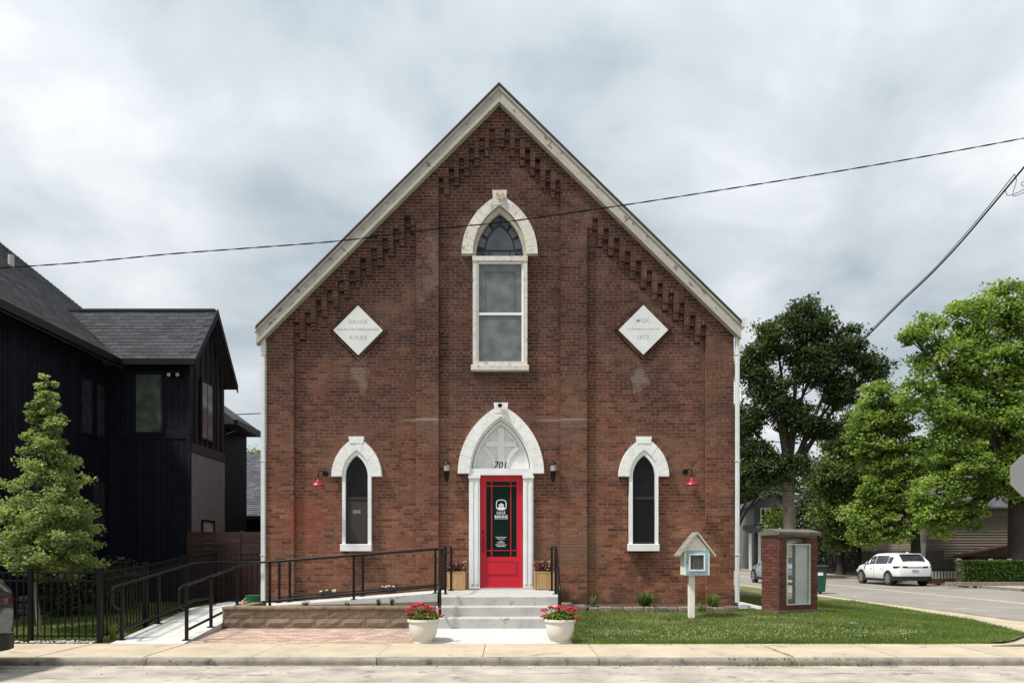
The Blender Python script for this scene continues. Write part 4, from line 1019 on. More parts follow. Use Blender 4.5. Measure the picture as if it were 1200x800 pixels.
for x in (-5.1, -4.87, -3.27, -1.54): post(hb, x, 16.22, ramp_z(x) if x > -5.27 else .47, ramp_z(x) + RH - .02)
rail(hb, [(-5.28, 16.22, ramp_z(-5.28) + RH), (-3.3, 16.22, ramp_z(-3.3) + RH), (-1.5, 16.22, ramp_z(-1.5) + RH)])
rail(hb, [(-5.1, 16.22, ramp_z(-5.1) + .13), (-1.54, 16.22, ramp_z(-1.54) + .13)], .02, 'lower_rail')
def stair_rail(x, label, ytop):
    t = thing('stair_handrail', (x, 13.4, .2), label, 'handrail', None)
    post(t, x, 14.35, .775, .775 + .92); post(t, x + (.0), 15.7, .775, .775 + .92)
    post(t, x, 13.27, .42, .42 + .52)
    rail(t, [(x, 15.72, .775 + .93), (x, 14.35, .775 + .93), (x, 14.1, .775 + .91), (x, 13.2, .42 + .60), (x, 13.0, .42 + .52), (x, 12.99, .42 + .25), (x, 13.06, .42 + .2), (x, 13.27, .42 + .22)], .021)
    return t
stair_rail(-1.29, 'black handrail at the left side of the concrete steps', 0)
stair_rail(.845, 'black handrail at the right side of the concrete steps', 0)
# black picket fence
fe = thing('picket_fence', (-6.7, 12.0, .1), 'black metal picket fence between the sidewalk and the left yard', 'fence')
pk = MB(); pk.box(-.0085, .0085, -.0085, .0085, 0, 1.0); pkm = pk.mesh('picket', BLACK)
FP = [(-13.4, 12.02), (-12.3, 12.02), (-11.18, 12.02), (-10.06, 12.02), (-8.94, 12.02), (-7.82, 12.02), (-6.7, 12.02), (-6.72, 13.57), (-6.72, 15.1), (-6.72, 16.75), (-5.6, 16.95)]
def fz(y): return .12 + .30 * sstep(12, 16.5, y)
for i, (x, y) in enumerate(FP):
    q = MB(); q.box(x - .032, x + .032, y - .032, y + .032, fz(y) - .05, fz(y) + 1.17); q.box(x - .038, x + .038, y - .038, y + .038, fz(y) + 1.17, fz(y) + 1.2); q.build('post', BLACK, fe)
for (xa, ya), (xb, yb) in zip(FP, FP[1:]):
    q = MB()
    for h_ in (.10, 1.0, 1.13): q.bar((xa, ya, fz(ya) + h_), (xb, yb, fz(yb) + h_), .026, .03)
    q.build('rail', BLACK, fe)
    ln = math.hypot(xb - xa, yb - ya); n_ = round(ln / .114)
    for k in range(1, n_):
        t_ = k / n_; sharemesh('picket', pkm, (xa + (xb - xa) * t_, ya + (yb - ya) * t_, fz(ya + (yb - ya) * t_) + .06), fe, scale=(1, 1, 1.07))
# ------------------------------------------------------------------ border stones along the right of the church
bs = thing('stone_edging', (3.4, 15.9, .3), 'row of low brown edging stones along the foot of the brick wall', 'edging')
x = X(690, 15.9); 
while x < X(864, 15.9):
    w_ = random.uniform(.2, .3); q = MB(); z_ = lawn_z(x, 15.9)
    q.bbox(x + .006, x + w_ - .006, 15.86 + random.uniform(-.02, .02), 16.02, z_ - .06, z_ + .10 + random.uniform(-.015, .012), .018); q.build('edging_stone', BORDER, bs); x += w_
q = MB(); q.add([(1.6, 15.98, lawn_z(2, 15.9) + .07), (4.9, 15.98, lawn_z(4.5, 15.9) + .07), (4.9, D + .2, lawn_z(2, 15.9) + .1), (.9, D + .2, lawn_z(2, 15.9) + .12)], [(0, 1, 2, 3)]); q.build('flower_bed', SOIL, kind='structure')
q = MB()
for a_, b_, zt in ((.9, 1.32, .50), (1.30, 1.62, .44)): q.bbox(a_, b_, 15.95, 16.4, .2, zt, .03)
q.build('foundation_ledge', BORDER, bs)

# ================================================================== THINGS IN FRONT
POT = M('white_pot_glaze', (0.62, 0.60, 0.55), .55, .06, 5, bump=.08)
PETAL = M('red_petals', (0.42, 0.008, 0.018), .6, .25, 30, attr=True, attrvar=.35, bump=0)
GSTEM = M('green_stem', (0.09, 0.14, 0.03), .7)
def urn(x, y, z, label, seed, tall):
    t = thing('flower_pot', (x, y, z), label, 'flower pot', 'white pots of red geraniums')
    prof = [(0, 0), (.150, 0), (.155, .02), (.145, .035), (.165, .06), (.200, .12), (.222, .19), (.232, .27), (.236, .345), (.258, .352), (.262, .375), (.256, .395), (.236, .395), (.228, .36), (0, .345)]
    q = MB(); q.lathe(prof, (x, y, z), 40); autosmooth(q.build('pot', POT, t), 45)
    q = MB(); q.lathe([(0, .352), (.229, .352)], (x, y, z), 20); q.build('potting_soil', SOIL, t)
    pl = thing('geranium', (x, y, z + .35), 'red geranium growing in the pot ' + label.split('geraniums ')[1].replace(' concrete', ''), 'plant', 'red geraniums')
    rng = np.random.default_rng(seed); rd = random.Random(seed)
    n = 620; a = rng.uniform(0, 2 * np.pi, n); rr = .245 * np.sqrt(rng.random(n)); hz = .06 + .13 * rng.random(n) * (1.1 - rr / .3)
    C = np.c_[x + rr * np.cos(a), y + rr * np.sin(a), z + .35 + hz]
    leaves('foliage', C, .058, L_GERAN, pl, rng.random(n), rng, .9, aspect=1.15)
    heads = tall; sm = MB()
    for hx, hz_, hr in heads:
        hy = rd.uniform(-.14, .1); hr *= 1.3; c = Vector((x + hx, y + hy, z + .395 + hz_ * 1.3))
        sm.tube([(x + hx * .5, y + hy * .5, z + .38), c], .005, 5)
        q = MB()
        for k in range(22):
            d = Vector([rd.gauss(0, 1) for _ in range(3)]).normalized(); d.z = abs(d.z) * .8; p = c + d * hr * .75
            q.ball(p, hr * rd.uniform(.26, .38), 5, (1, 1, .6), .25)
        q.build('flower_head', PETAL, pl)
    sm.build('stems', GSTEM, pl)
urn(X(496, 11.97), 12.0, .11, 'white pot of red geraniums at the left side of the concrete entrance pad', 1,
    [(-.23, .12, .045), (-.17, .13, .05), (-.10, .155, .055), (-.03, .17, .055), (.03, .14, .05), (.10, .12, .045), (-.14, .06, .05), (.0, .08, .05), (.17, .10, .032), (.27, .12, .03), (.31, .04, .035), (-.25, .05, .04), (.09, .06, .035)])
urn(X(656.3, 11.97), 12.0, .11, 'white pot of red geraniums at the right side of the concrete entrance pad', 2,
    [(-.25, .09, .05), (-.16, .13, .05), (-.08, .12, .045), (.0, .13, .052), (.08, .11, .05), (.16, .12, .05), (.235, .10, .052), (.24, .0, .058), (-.26, .02, .05), (.12, .05, .045), (.19, .05, .04)])
# wooden planters on the landing
PINK = leaf_mat('dried_pink_flower', (.13, .045, .04), (.45, .26, .21), .1)
def planter(px0, px1, label):
    Y_ = 15.95; x0, x1 = X(px0, Y_), X(px1, Y_); z0, z1 = .78, .78 + .40
    t = thing('wooden_planter', ((x0 + x1) / 2, Y_, z0), label, 'planter box', 'wooden planters beside the door')
    y0, y1 = Y_, Y_ + .4
    for cx_, cy_ in ((x0, y0), (x1 - .035, y0), (x0, y1 - .035), (x1 - .035, y1 - .035)):
        q = MB(); q.bbox(cx_, cx_ + .035, cy_, cy_ + .035, z0, z1, .004); q.build('corner_post', WOOD, t)
    n_ = 5; w_ = (x1 - x0 - .07) / n_
    for k in range(n_):
        q = MB(); q.box(x0 + .035 + k * w_ + .002, x0 + .035 + (k + 1) * w_ - .002, y0 + .01, y0 + .025, z0 + .03, z1 - .01); q.build('slat', WOOD, t)
        q = MB(); q.box(x0 + .01, x0 + .025, y0 + .035 + k * .066, y0 + .035 + k * .066 + .062, z0 + .03, z1 - .01); q.build('slat', WOOD, t)
        q = MB(); q.box(x1 - .025, x1 - .01, y0 + .035 + k * .066, y0 + .035 + k * .066 + .062, z0 + .03, z1 - .01); q.build('slat', WOOD, t)
    q = MB(); q.box(x0 + .035, x1 - .035, y0 + .004, y0 + .02, z0 + .012, z0 + .045); q.box(x0 + .035, x1 - .035, y0 + .004, y0 + .02, z1 - .035, z1 - .002); q.build('rail', WOOD, t)
    q = MB(); q.box(x0 + .03, x1 - .03, y0 + .026, y1 - .03, z1 - .1, z1 - .05); q.build('potting_soil', SOIL, t)
    p = thing('dried_flowers', ((x0 + x1) / 2, Y_ + .2, z1), 'faded pink flowers growing in the ' + label, 'flowers', 'faded flowers in the wooden planters')
    rng = np.random.default_rng(int(px0)); n = 650
    C = np.c_[rng.uniform(x0 + .0, x1 - .0, n), rng.uniform(y0, y1 - .04, n), z1 + rng.random(n) ** 1.1 * .24 - .02]
    v = rng.random(n) ** 1.3; leaves('blooms', C, .05, PINK, p, v, rng, .4, aspect=1.1)
    rng = np.random.default_rng(9); C = np.c_[rng.uniform(x0 + .03, x1 - .03, 160), rng.uniform(y0 + .04, y1 - .04, 160), z1 + rng.random(160) * .08 - .03]
    leaves('foliage', C, .045, L_SHRUB, p, rng.random(160), rng)
planter(521.5, 545, 'small square wooden planter box left of the red door')
planter(626.2, 650, 'small square wooden planter box right of the red door')

# little free library
LY = 14.6; lx0, lx1 = X(802, LY), X(831.5, LY)
CREAM = M('cream_paint', (0.72, 0.70, 0.62), .65, .08, 5, bump=.1)
BLUE = M('light_blue_paint', (0.22, 0.40, 0.55), .6, .08, 5, bump=.1)
lb = thing('book_exchange_box', (X(812, LY), LY, .2), 'small cream and light blue book house on a white post', 'little library')
xc = X(812.3, LY); zt, zb_ = Z(645, LY), Z(673.5, LY); yb0, yb1 = LY, LY + .34
q = MB(); q.bbox(xc - .062, xc + .062, LY + .1, LY + .2, .1, zb_, .008); po = q.build('post', CREAM, lb)
q = MB(); q.box(xc - .064, xc + .02, LY + .097, LY + .203, .1, Z(727, LY)); q.build('dark_stain', M('post_stain', (.07, .065, .06), .9), po)
mx_ = (lx0 + lx1) / 2; zp = Z(626.5, LY)
q = MB(); q.box(lx0, lx0 + .02, yb0 + .02, yb1, zb_ + .02, zt); q.box(lx1 - .02, lx1, yb0 + .02, yb1, zb_ + .02, zt); q.box(lx0, lx1, yb1, yb1 + .02, zb_ + .02, zt); q.box(lx0 - .0, lx1, yb0, yb1 + .02, zb_, zb_ + .019)
q.prism([(lx0, zt), (lx1, zt), (mx_, zp - .01)], yb0 + .02, yb0 + .04); q.prism([(lx0, zt), (lx1, zt), (mx_, zp - .01)], yb1, yb1 + .02)
q.box(lx0 + .001, lx0 + .035, yb0, yb0 + .02, zb_ + .02, zt); q.box(lx1 - .035, lx1 - .001, yb0, yb0 + .02, zb_ + .02, zt)
q.build('cabinet', CREAM, lb)
for s_ in (-1, 1):
    q = MB(); hw = (lx1 - lx0) / 2 + .11; sl = (zp - zt + .03) / ((lx1 - lx0) / 2)
    e0 = (mx_ + s_ * hw, zp + .03 - sl * hw * .93); a0 = (mx_, zp + .03)
    q.prism([e0, a0, (a0[0], a0[1] + .025), (e0[0], e0[1] + .025)], yb0 - .07, yb1 + .07); rf = q.build('roof_panel', CREAM, lb)
    q = MB()
    for k in range(4):
        t0, t1 = k / 4, (k + 1) / 4 + .03
        p0 = (a0[0] + (e0[0] - a0[0]) * t1, a0[1] + (e0[1] - a0[1]) * t1 + .030); p1 = (a0[0] + (e0[0] - a0[0]) * t0, a0[1] + (e0[1] - a0[1]) * t0 + .026)
        q.prism([p0, p1, (p1[0], p1[1] + .006), (p0[0], p0[1] + .012)], yb0 - .075, yb1 + .075)
    q.build('roof_shingles', M('grey_shingle', (.22, .21, .19), .9), rf)
dx0, dx1, dz0, dz1 = lx0 + .036, lx1 - .036, zb_ + .03, zt - .005
def frm(x0, x1, z0, z1, w, y0, y1, nm, mt, par):
    q = MB(); q.box(x0, x0 + w, y0, y1, z0, z1); q.box(x1 - w, x1, y0, y1, z0, z1); q.box(x0 + w, x1 - w, y0, y1, z0, z0 + w); q.box(x0 + w, x1 - w, y0, y1, z1 - w, z1); return q.build(nm, mt, par)
ld = frm(dx0, dx1, dz0, dz1, .055, yb0 - .008, yb0 + .012, 'door', BLUE, lb)
frm(dx0 + .05, dx1 - .05, dz0 + .05, dz1 - .05, .03, yb0 - .018, yb0 - .002, 'window_trim', WHITE, ld)
q = MB(); q.box(dx0 + .07, dx1 - .07, yb0 + .004, yb0 + .008, dz0 + .07, dz1 - .07); q.build('door_window', glass('library_glass', (.12, .12, .115), .05, .5), ld)
q = MB(); q.ball((dx0 + .02, yb0 - .02, (dz0 + dz1) / 2), .012, 8); q.build('knob', BLACK, ld)
q = MB(); q.box(lx0 + .025, lx1 - .025, yb0 + .13, yb1 - .01, (dz0 + dz1) / 2 - .02, (dz0 + dz1) / 2 - .01); q.build('shelf', CREAM, lb)
bk = [(.45, .38, .3), (.12, .13, .16), (.5, .49, .46), (.2, .1, .08), (.3, .33, .36)]
x_ = dx0 + .07; k = 0
while k < 5:
    w_ = .045; h_ = random.uniform(.13, .19)
    b_ = MB(); b_.box(x_, x_ + w_ - .002, yb0 + .14, yb0 + .28, zb_ + .022, zb_ + .022 + h_)
    bo = b_.build('book', M('book_cover%d' % (k % 5), bk[k % 5], .7, .05, bump=0)); tag(bo, ('cream', 'dark grey', 'white', 'brown', 'blue grey')[k % 5] + ' book standing upright inside the book house', 'book', 'books in the little library'); x_ += w_; k += 1
for k in range(5): text_obj('painted_mark', '', 0, 0, 0, .01, BLACK, lb) if False else None

# brick sign cabinet
bp = thing('brick_sign_cabinet', (0, 0, 0), 'dark red brick notice pillar with glass front and grey stone cap', 'notice pillar')
PB_ = M('pillar_brick', (0.115, 0.043, 0.031), .9, .25, 14, attr=True, attrvar=.3, bump=.5)
PM_ = M('pillar_mortar', (0.20, 0.125, 0.10), .95, .2, 10)
CAPM = M('pillar_cap', (0.12, 0.11, 0.09), .95, .3, 5, bump=.9, bscale=30, stain=((.07, .065, .055), 6, .55))
W_, Dp, H_ = 1.12, .50, 1.58; wl, wr, wb, wt_ = .22, .89, .11, 1.52
core = MB(); core.box(.012, wl - .005, .012, Dp - .012, 0, H_); core.box(wr + .005, W_ - .012, .012, Dp - .012, 0, H_); core.box(wl - .005, wr + .005, .012, Dp - .012, 0, wb - .005); core.box(wl - .005, wr + .005, .012, Dp - .012, wt_ + .02, H_)
cb = core.build('core', PM_, bp)
bs1 = MB(); bs1.box(-.5, .5, 0, .03, 0, .055, 'k'); bm1 = bs1.mesh('brick', PB_); bm1.attributes['bv'].data.foreach_set('value', [0.0] * 5)
CH = .0667; nrow = int(H_ / CH)
for r_ in range(nrow):
    z0 = r_ * CH + .004
    segs = [(0, W_)] if z0 < wb - .03 or z0 > wt_ + .02 else [(0, wl), (wr, W_)]
    for s0, s1 in segs:
        x = -(.11 if r_ % 2 else 0)
        while x < s1:
            a_, b_ = max(x, s0) + .007, min(x + .22, s1) - .007
            if b_ - a_ > .03: sharemesh('brick', bm1, ((a_ + b_) / 2, random.uniform(-.002, .002), z0), cb, scale=(b_ - a_, 1, 1))
            x += .22
    y = -(.11 if r_ % 2 == 0 else 0)
    while y < Dp:
        a_, b_ = max(y, .03) + .007, min(y + .22, Dp) - .007
        if b_ - a_ > .03: sharemesh('brick', bm1, (random.uniform(-.002, .002), (a_ + b_) / 2, z0), cb, scale=(b_ - a_, 1, 1), rot=(0, 0, -R(90)))
        y += .22
q = MB(); q.box(W_ - .013, W_, 0.02, Dp, 0, H_); q.box(0.02, wl, Dp - .011, Dp, 0, H_); q.box(wr, W_ - .014, Dp - .011, Dp, 0, H_); q.box(wl, wr, Dp - .011, Dp, 0, wb); q.box(wl, wr, Dp - .011, Dp, wt_, H_); q.build('rear_brick', PB_, bp)
q = MB(); q.box(-.05, W_ + .05, -.05, Dp + .05, -.25, -.001); q.build('plinth', CAPM, bp)
q = MB(); q.prismx([(-.05, H_), (Dp + .05, H_), (Dp + .05, H_ + .065), (Dp / 2, H_ + .14), (-.05, H_ + .065)], -.05, W_ + .05); q.build('cap', CAPM, bp)
frm_ = MB(); 
for (x0, x1, z0, z1) in ((wl, wl + .025, wb, 1.40), (wr - .025, wr, wb, 1.40), (wl, wr, wb - .0, wb + .025), (wl, wr, 1.375, 1.40)): frm_.box(x0, x1, -.012 + (.001 if z1 - z0 > 1 else 0), .03, z0, z1)
ff = frm_.build('glass_frame', M('aluminium', (.50, .51, .50), .45, .1, metal=.3, bump=0), bp)
q = MB(); q.box(wl + .02, wr - .02, .0, .006, wb + .02, 1.38); q.build('glass_pane', glass('case_glass', (.30, .36, .34), .05, .16), ff)
q = MB(); q.box(wl + .30, wr - .02, .05, .06, wb, 1.38); q.build('white_board', M('dull_white_board', (.66, .68, .67), .8, .06), bp)
q = MB(); q.box(wl, wr, .2, .35, 1.42, 1.52); q.box(wl + .02, wl + .25, -.005, .02, 1.42, 1.455); q.build('lamp_housing', M('old_lamp_box', (.30, .29, .27), .8, .2), bp)
bp.location = (5.56, 15.42, .37); bp.rotation_euler = (0, 0, R(25))

# ------------------------------------------------------------------ stop sign (seen from behind)
SG = M('sign_back', (.30, .30, .31), .55, .08, 3, metal=.4, bump=.05)
sg = thing('stop_sign', (9.13, 13.0, .08), 'bare grey back of an octagonal stop sign on a metal post', 'road sign')
q = MB(); oc = [(9.13 + .405 * math.cos(R(22.5 + 45 * k)), 2.93 + .405 * math.sin(R(22.5 + 45 * k))) for k in range(8)]
q.prism(oc, 13.0, 13.004); q.build('sign_plate', SG, sg)
q = MB(); q.box(9.10, 9.16, 12.95, 12.985, .05, 3.3); q.build('post', SG, sg)

# ------------------------------------------------------------------ cars
TYRE = M('tyre', (.018, .018, .018), .85, .1); RIM = M('alloy_rim', (.42, .43, .44), .3, .05, metal=.8, bump=0)
CGL = glass('car_glass', (.030, .036, .040), .04); TRIM = M('black_plastic', (.016, .016, .017), .6, .1); TAIL = M('tail_light', (.045, .006, .008), .15, .1, bump=0, spec=.6, coat=.5)
PLATE = M('number_plate', (.30, .32, .34), .5, .1)
def car(name, loc, rotz, label, paint, Ln=4.45, Wd=1.80, H=1.60, sedan=False, cat='car', group=None):
    t = thing(name, (0, 0, 0), label, cat, group); hl, w = Ln / 2, Wd / 2; bz = 1.0 if not sedan else .92
    tr_ = bz + (.0 if sedan else .04)
    ST = ([(-hl, .80, .48, .95, .97, .68), (-hl + .03, .88, .40, 1.0, 1.06, .72), (-hl + .15, .955, .30, 1.03, 1.21, .71), (-hl + .36, .985, .27, 1.04, 1.41, .69), (-hl + .55, 1, .26, 1.04, 1.535, .68), (-hl + .75, 1, .25, 1.04, 1.565, .69), (-hl + 1.2, 1, .24, 1.03, 1.59, .70),
           (-.3, 1, .22, 1.01, 1.60, .71), (.2, 1, .22, 1.0, 1.58, .71), (.5, 1, .22, .995, 1.52, .70), (.85, 1, .23, .99, 1.31, .72), (1.18, .995, .24, .985, 1.07, .76), (1.28, .985, .24, .975, 1.01, .74), (1.8, .95, .26, .92, .94, .70), (2.06, .88, .30, .80, .83, .66), (hl, .74, .38, .66, .68, .6)]
          if not sedan else
          [(-hl, .78, .45, .88, .90, .66), (-hl + .10, .90, .35, .95, .985, .70), (-hl + .62, .97, .27, .96, 1.03, .72), (-hl + 1.0, 1, .25, .955, 1.24, .68), (-hl + 1.35, 1, .24, .95, 1.39, .66), (-.2, 1, .22, .94, 1.45, .68), (.3, 1, .22, .935, 1.41, .68), (.7, 1, .23, .93, 1.22, .70), (1.05, .995, .24, .92, 1.0, .75), (1.8, .95, .26, .84, .86, .7), (hl, .74, .36, .64, .66, .6)])
    def at(x):
        for a, b in zip(ST, ST[1:]):
            if x <= b[0]: k = (x - a[0]) / (b[0] - a[0]); return [a[j] + (b[j] - a[j]) * k for j in range(6)]
        return list(ST[-1])
    def half(st):
        x, k, zb, zl, zr, rw_ = st; ww = w * k; g = zr - zl
        return [(ww * .88, zb), (ww * .98, zb + .10), (ww * 1.0, (zb + zl) / 2 + .02), (ww * .99, zl - .10), (ww * .955, zl), (ww * (.955 + (rw_ + .05 - .955) * min(1, g / .35)), zl + g * .86), (ww * rw_ * .93, zr - .012), (ww * rw_ * .5, zr + .008), (0, zr + .014)]
    def full(st):
        h = half(st); return [(st[0], -y, z) for y, z in h] + [(st[0], y, z) for y, z in h[-2::-1]]
    q = MB(); rs = [full(a) for a in ST]; n_ = 17
    vs = [p for r_ in rs for p in r_]; fs = []
    for i in range(len(rs) - 1):
        for k in range(n_): k2 = (k + 1) % n_; fs.append((i * n_ + k, (i + 1) * n_ + k, (i + 1) * n_ + k2, i * n_ + k2))
    fs += [tuple(range(n_)), tuple(range((len(rs) - 1) * n_ + n_ - 1, (len(rs) - 1) * n_ - 1, -1))]
    q.add(vs, fs); body = autosmooth(q.build('body', paint, t), 50); cab = body
    xrt = -hl + (.55 if not sedan else 1.35)
    def strip_x(x0, x1): return [x0] + [a[0] for a in ST if x0 + .02 < a[0] < x1 - .02] + [x1]
    def band_glass(name, x0, x1, f0, f1, s_):
        q = MB(); xs_ = strip_x(x0, x1); lo, hi_ = [], []
        for x in xs_:
            h = half(at(x)); p4, p5 = h[4], h[5]
            for f, L_ in ((f0, lo), (f1, hi_)): L_.append((x, s_ * (p4[0] + (p5[0] - p4[0]) * f + .009), p4[1] + (p5[1] - p4[1]) * f + .002))
        for i in range(len(xs_) - 1): q.add([lo[i], lo[i + 1], hi_[i + 1], hi_[i]], [(0, 1, 2, 3)])
        q.build(name, CGL, body)
    def top_glass(name, x0, x1, dx_, yk):
        q = MB(); xs_ = strip_x(x0, x1); L_ = []
        for x in xs_:
            h = half(at(x)); e_ = h[6]
            L_.append([(x + dx_, -e_[0] * yk, e_[1] + .010), (x + dx_, -e_[0] * .5, h[7][1] + .009), (x + dx_, 0, h[8][1] + .010), (x + dx_, e_[0] * .5, h[7][1] + .009), (x + dx_, e_[0] * yk, e_[1] + .010)])
        for a, b in zip(L_, L_[1:]):
            for k in range(4): q.add([a[k], a[k + 1], b[k + 1], b[k]], [(0, 1, 2, 3)])
        autosmooth(q.build(name, CGL, body), 60)
    if not sedan:
        top_glass('rear_window', -hl + .13, -hl + .50, -.012, .98); top_glass('windscreen', .56, 1.16, .012, .98)
        wins_ = ((-hl + .62, -hl + .98, .12, .80), (-hl + 1.04, -.02, .08, .90), (.04, .95, .08, .90))
        q = MB(); h = half(at(-hl + .5)); q.prismz([(-hl + .42, -h[6][0] * .9), (-hl + .36, 0), (-hl + .42, h[6][0] * .9), (-hl + .72, h[6][0] * .9), (-hl + .72, -h[6][0] * .9)][::-1], 1.535, 1.575); q.build('spoiler', paint, body)
    else:
        top_glass('rear_window', -hl + .70, -hl + 1.3, -.012, .95); top_glass('windscreen', .36, 1.0, .012, .95)
        wins_ = ((-hl + 1.0, -.02, .10, .90), (.04, .82, .10, .88))
    for s_ in (-1, 1):
        for a_, b_, f0_, f1_ in wins_: band_glass('side_window', a_, b_, f0_, f1_, s_)
        q = MB(); q.box(hl * .42, hl * .42 + .12, s_ * w - .02 if s_ > 0 else -w - .14, s_ * w + .14 if s_ > 0 else -w + .02, bz + .02, bz + .16); q.build('mirror', TRIM, t)
        # door seams, handles, rocker
        q = MB()
        for xx in (-hl * .42, hl * .02, hl * .44): q.box(xx - .006, xx + .006, min(s_ * (w + .002), s_ * (w - .02)), max(s_ * (w + .002), s_ * (w - .02)), .36, bz - .06)
        q.build('door_seam', TRIM, body)
        for xx in (-hl * .36, hl * .10):
            q = MB(); q.box(xx, xx + .18, min(s_ * (w + .025), s_ * w * .97), max(s_ * (w + .025), s_ * w * .97), bz - .17, bz - .14); q.build('door_handle', paint, body)
        q = MB(); q.box(-hl * .45, hl * .47, min(s_ * (w * .97), s_ * (w + .012)), max(s_ * (w * .97), s_ * (w + .012)), .2, .33); q.build('rocker_panel', TRIM, t)
        for xx in (-hl * .62, hl * .63):
            q = MB(); rr_ = .355
            oa = [(xx + (rr_ + .065) * math.cos(a), .34 + (rr_ + .065) * math.sin(a)) for a in [math.pi * (k - 1) / 14 for k in range(17)]]
            ia = [(xx + rr_ * math.cos(a), .34 + rr_ * math.sin(a)) for a in [math.pi * (k - 1) / 14 for k in range(17)]]
            ya, yb_ = (s_ * (w - .12), s_ * (w + .014)); q.band(oa, ia, min(ya, yb_), max(ya, yb_)); q.build('wheel_arch', TRIM, t)
            q = MB(); q.prism([(xx + (rr_ + .01) * math.cos(k * math.pi / 12), .34 + (rr_ + .01) * math.sin(k * math.pi / 12)) for k in range(24)], min(s_ * (w - .13), s_ * (w + .004)), max(s_ * (w - .13), s_ * (w + .004))); q.build('wheel_well', MC['roofdark'] if 'roofdark' in MC else TYRE, t)
            def ringw(r0, r1, y0, y1, nm, mt, par, seg=28):
                q = MB(); c_ = [(math.cos(2 * math.pi * k / seg), math.sin(2 * math.pi * k / seg)) for k in range(seg)]
                vs = []
                for rr, yy in ((r0, y0), (r1, y0 + (y1 - y0) * .15), (r1, y1 - (y1 - y0) * .12), (r0 * 1.02, y1)): vs += [(xx + rr * a, yy, .345 + rr * b) for a, b in c_]
                fs = [(i * seg + k, i * seg + (k + 1) % seg, (i + 1) * seg + (k + 1) % seg, (i + 1) * seg + k) for i in range(3) for k in range(seg)] + [tuple(range(seg)), tuple(range(3 * seg, 4 * seg))]
                q.add(vs, fs); return q.build(nm, mt, par)
            wh = ringw(.24, .35, s_ * (w - .22), s_ * (w + .022), 'wheel', TYRE, t)
            q = MB()
            for k in range(5):
                a = 2 * math.pi * k / 5 + .3
                d = (math.cos(a), math.sin(a)); e_ = (-d[1], d[0])
                pts = [(xx + d[0] * .03 + e_[0] * .035, .345 + d[1] * .03 + e_[1] * .035), (xx + d[0] * .225 + e_[0] * .06, .345 + d[1] * .225 + e_[1] * .06), (xx + d[0] * .225 - e_[0] * .06, .345 + d[1] * .225 - e_[1] * .06), (xx + d[0] * .03 - e_[0] * .035, .345 + d[1] * .03 - e_[1] * .035)]
                q.prism(pts, min(s_ * (w + .018), s_ * (w + .034)), max(s_ * (w + .018), s_ * (w + .034)))
            rim_o = [(xx + .235 * math.cos(2 * math.pi * k / 28), .345 + .235 * math.sin(2 * math.pi * k / 28)) for k in range(29)]; rim_i = [(xx + .205 * math.cos(2 * math.pi * k / 28), .345 + .205 * math.sin(2 * math.pi * k / 28)) for k in range(29)]
            q.band(rim_o, rim_i, min(s_ * (w + .016), s_ * (w + .03)), max(s_ * (w + .016), s_ * (w + .03))); q.build('rim', RIM, wh)
    # rear end
    q = MB(); q.prismz([(-hl - .03, -w * .66), (-hl - .03, w * .66), (-hl + .05, w * .90), (-hl + .22, w * 1.005), (-hl + .5, w * 1.005), (-hl + .5, -w * 1.005), (-hl + .22, -w * 1.005), (-hl + .05, -w * .90)], .26, .47); q.build('rear_bumper', TRIM, t)
    for s_ in (-1, 1):
        q = MB(); pp = [(-hl - .006, s_ * w * .42), (-hl + .002, s_ * w * .78), (-hl + .04, s_ * w * .90), (-hl + .16, s_ * w * .97), (-hl + .36, s_ * w * 1.0), (-hl + .36, s_ * w * .9), (-hl + .1, s_ * w * .42)]
        q.prismz(pp if s_ < 0 else pp[::-1], tr_ - .17, tr_ - .08); q.build('tail_light', TAIL, t)
        q = MB(); q.box(hl - .24, hl - .06, min(s_ * w * .5, s_ * w * .88), max(s_ * w * .5, s_ * w * .88), bz - .37, bz - .27); q.build('headlight', M('headlight', (.5, .52, .54), .1, .05, bump=0), t)
    q = MB(); q.box(-hl - .012, -hl + .05, -.46 * w, .46 * w, tr_ - .15, tr_ - .12); q.build('tail_strip', TRIM, t)
    q = MB(); q.box(-hl - .02, -hl, -.16, .16, tr_ - .36, tr_ - .25); q.build('number_plate', PLATE, t)
    q = MB(); q.prism([(xrt + .12, H), (xrt + .32, H), (xrt + .17, H + .06)], -.015, .015); q.build('roof_fin', paint, t)
    t.location = loc; t.rotation_euler = (0, 0, rotz); return t
WPAINT = M('white_car_paint', (.78, .79, .79), .28, .02, 2, bump=0, spec=.5, coat=.6)
SPAINT = M('silver_car_paint', (.34, .37, .40), .3, .03, 2, bump=0, metal=.5, coat=.5)
BPAINT = M('black_car_paint', (.016, .016, .018), .25, .05, 2, bump=0, coat=.6)
car('parked_car', (19.45, 37.9, .01), R(90), 'white compact SUV parked at the far kerb of the side street, seen from behind', WPAINT)
car('parked_car', (14.1, 39.1, .01), R(90), 'silver sedan on the side street, half hidden behind the brick notice pillar', SPAINT, 4.4, 1.78, 1.45, True)
car('parked_car', (-9.02, 9.30, .01), R(180), 'black car whose rear corner cuts in at the left edge of the photo', BPAINT, 4.5, 1.85, 1.5)

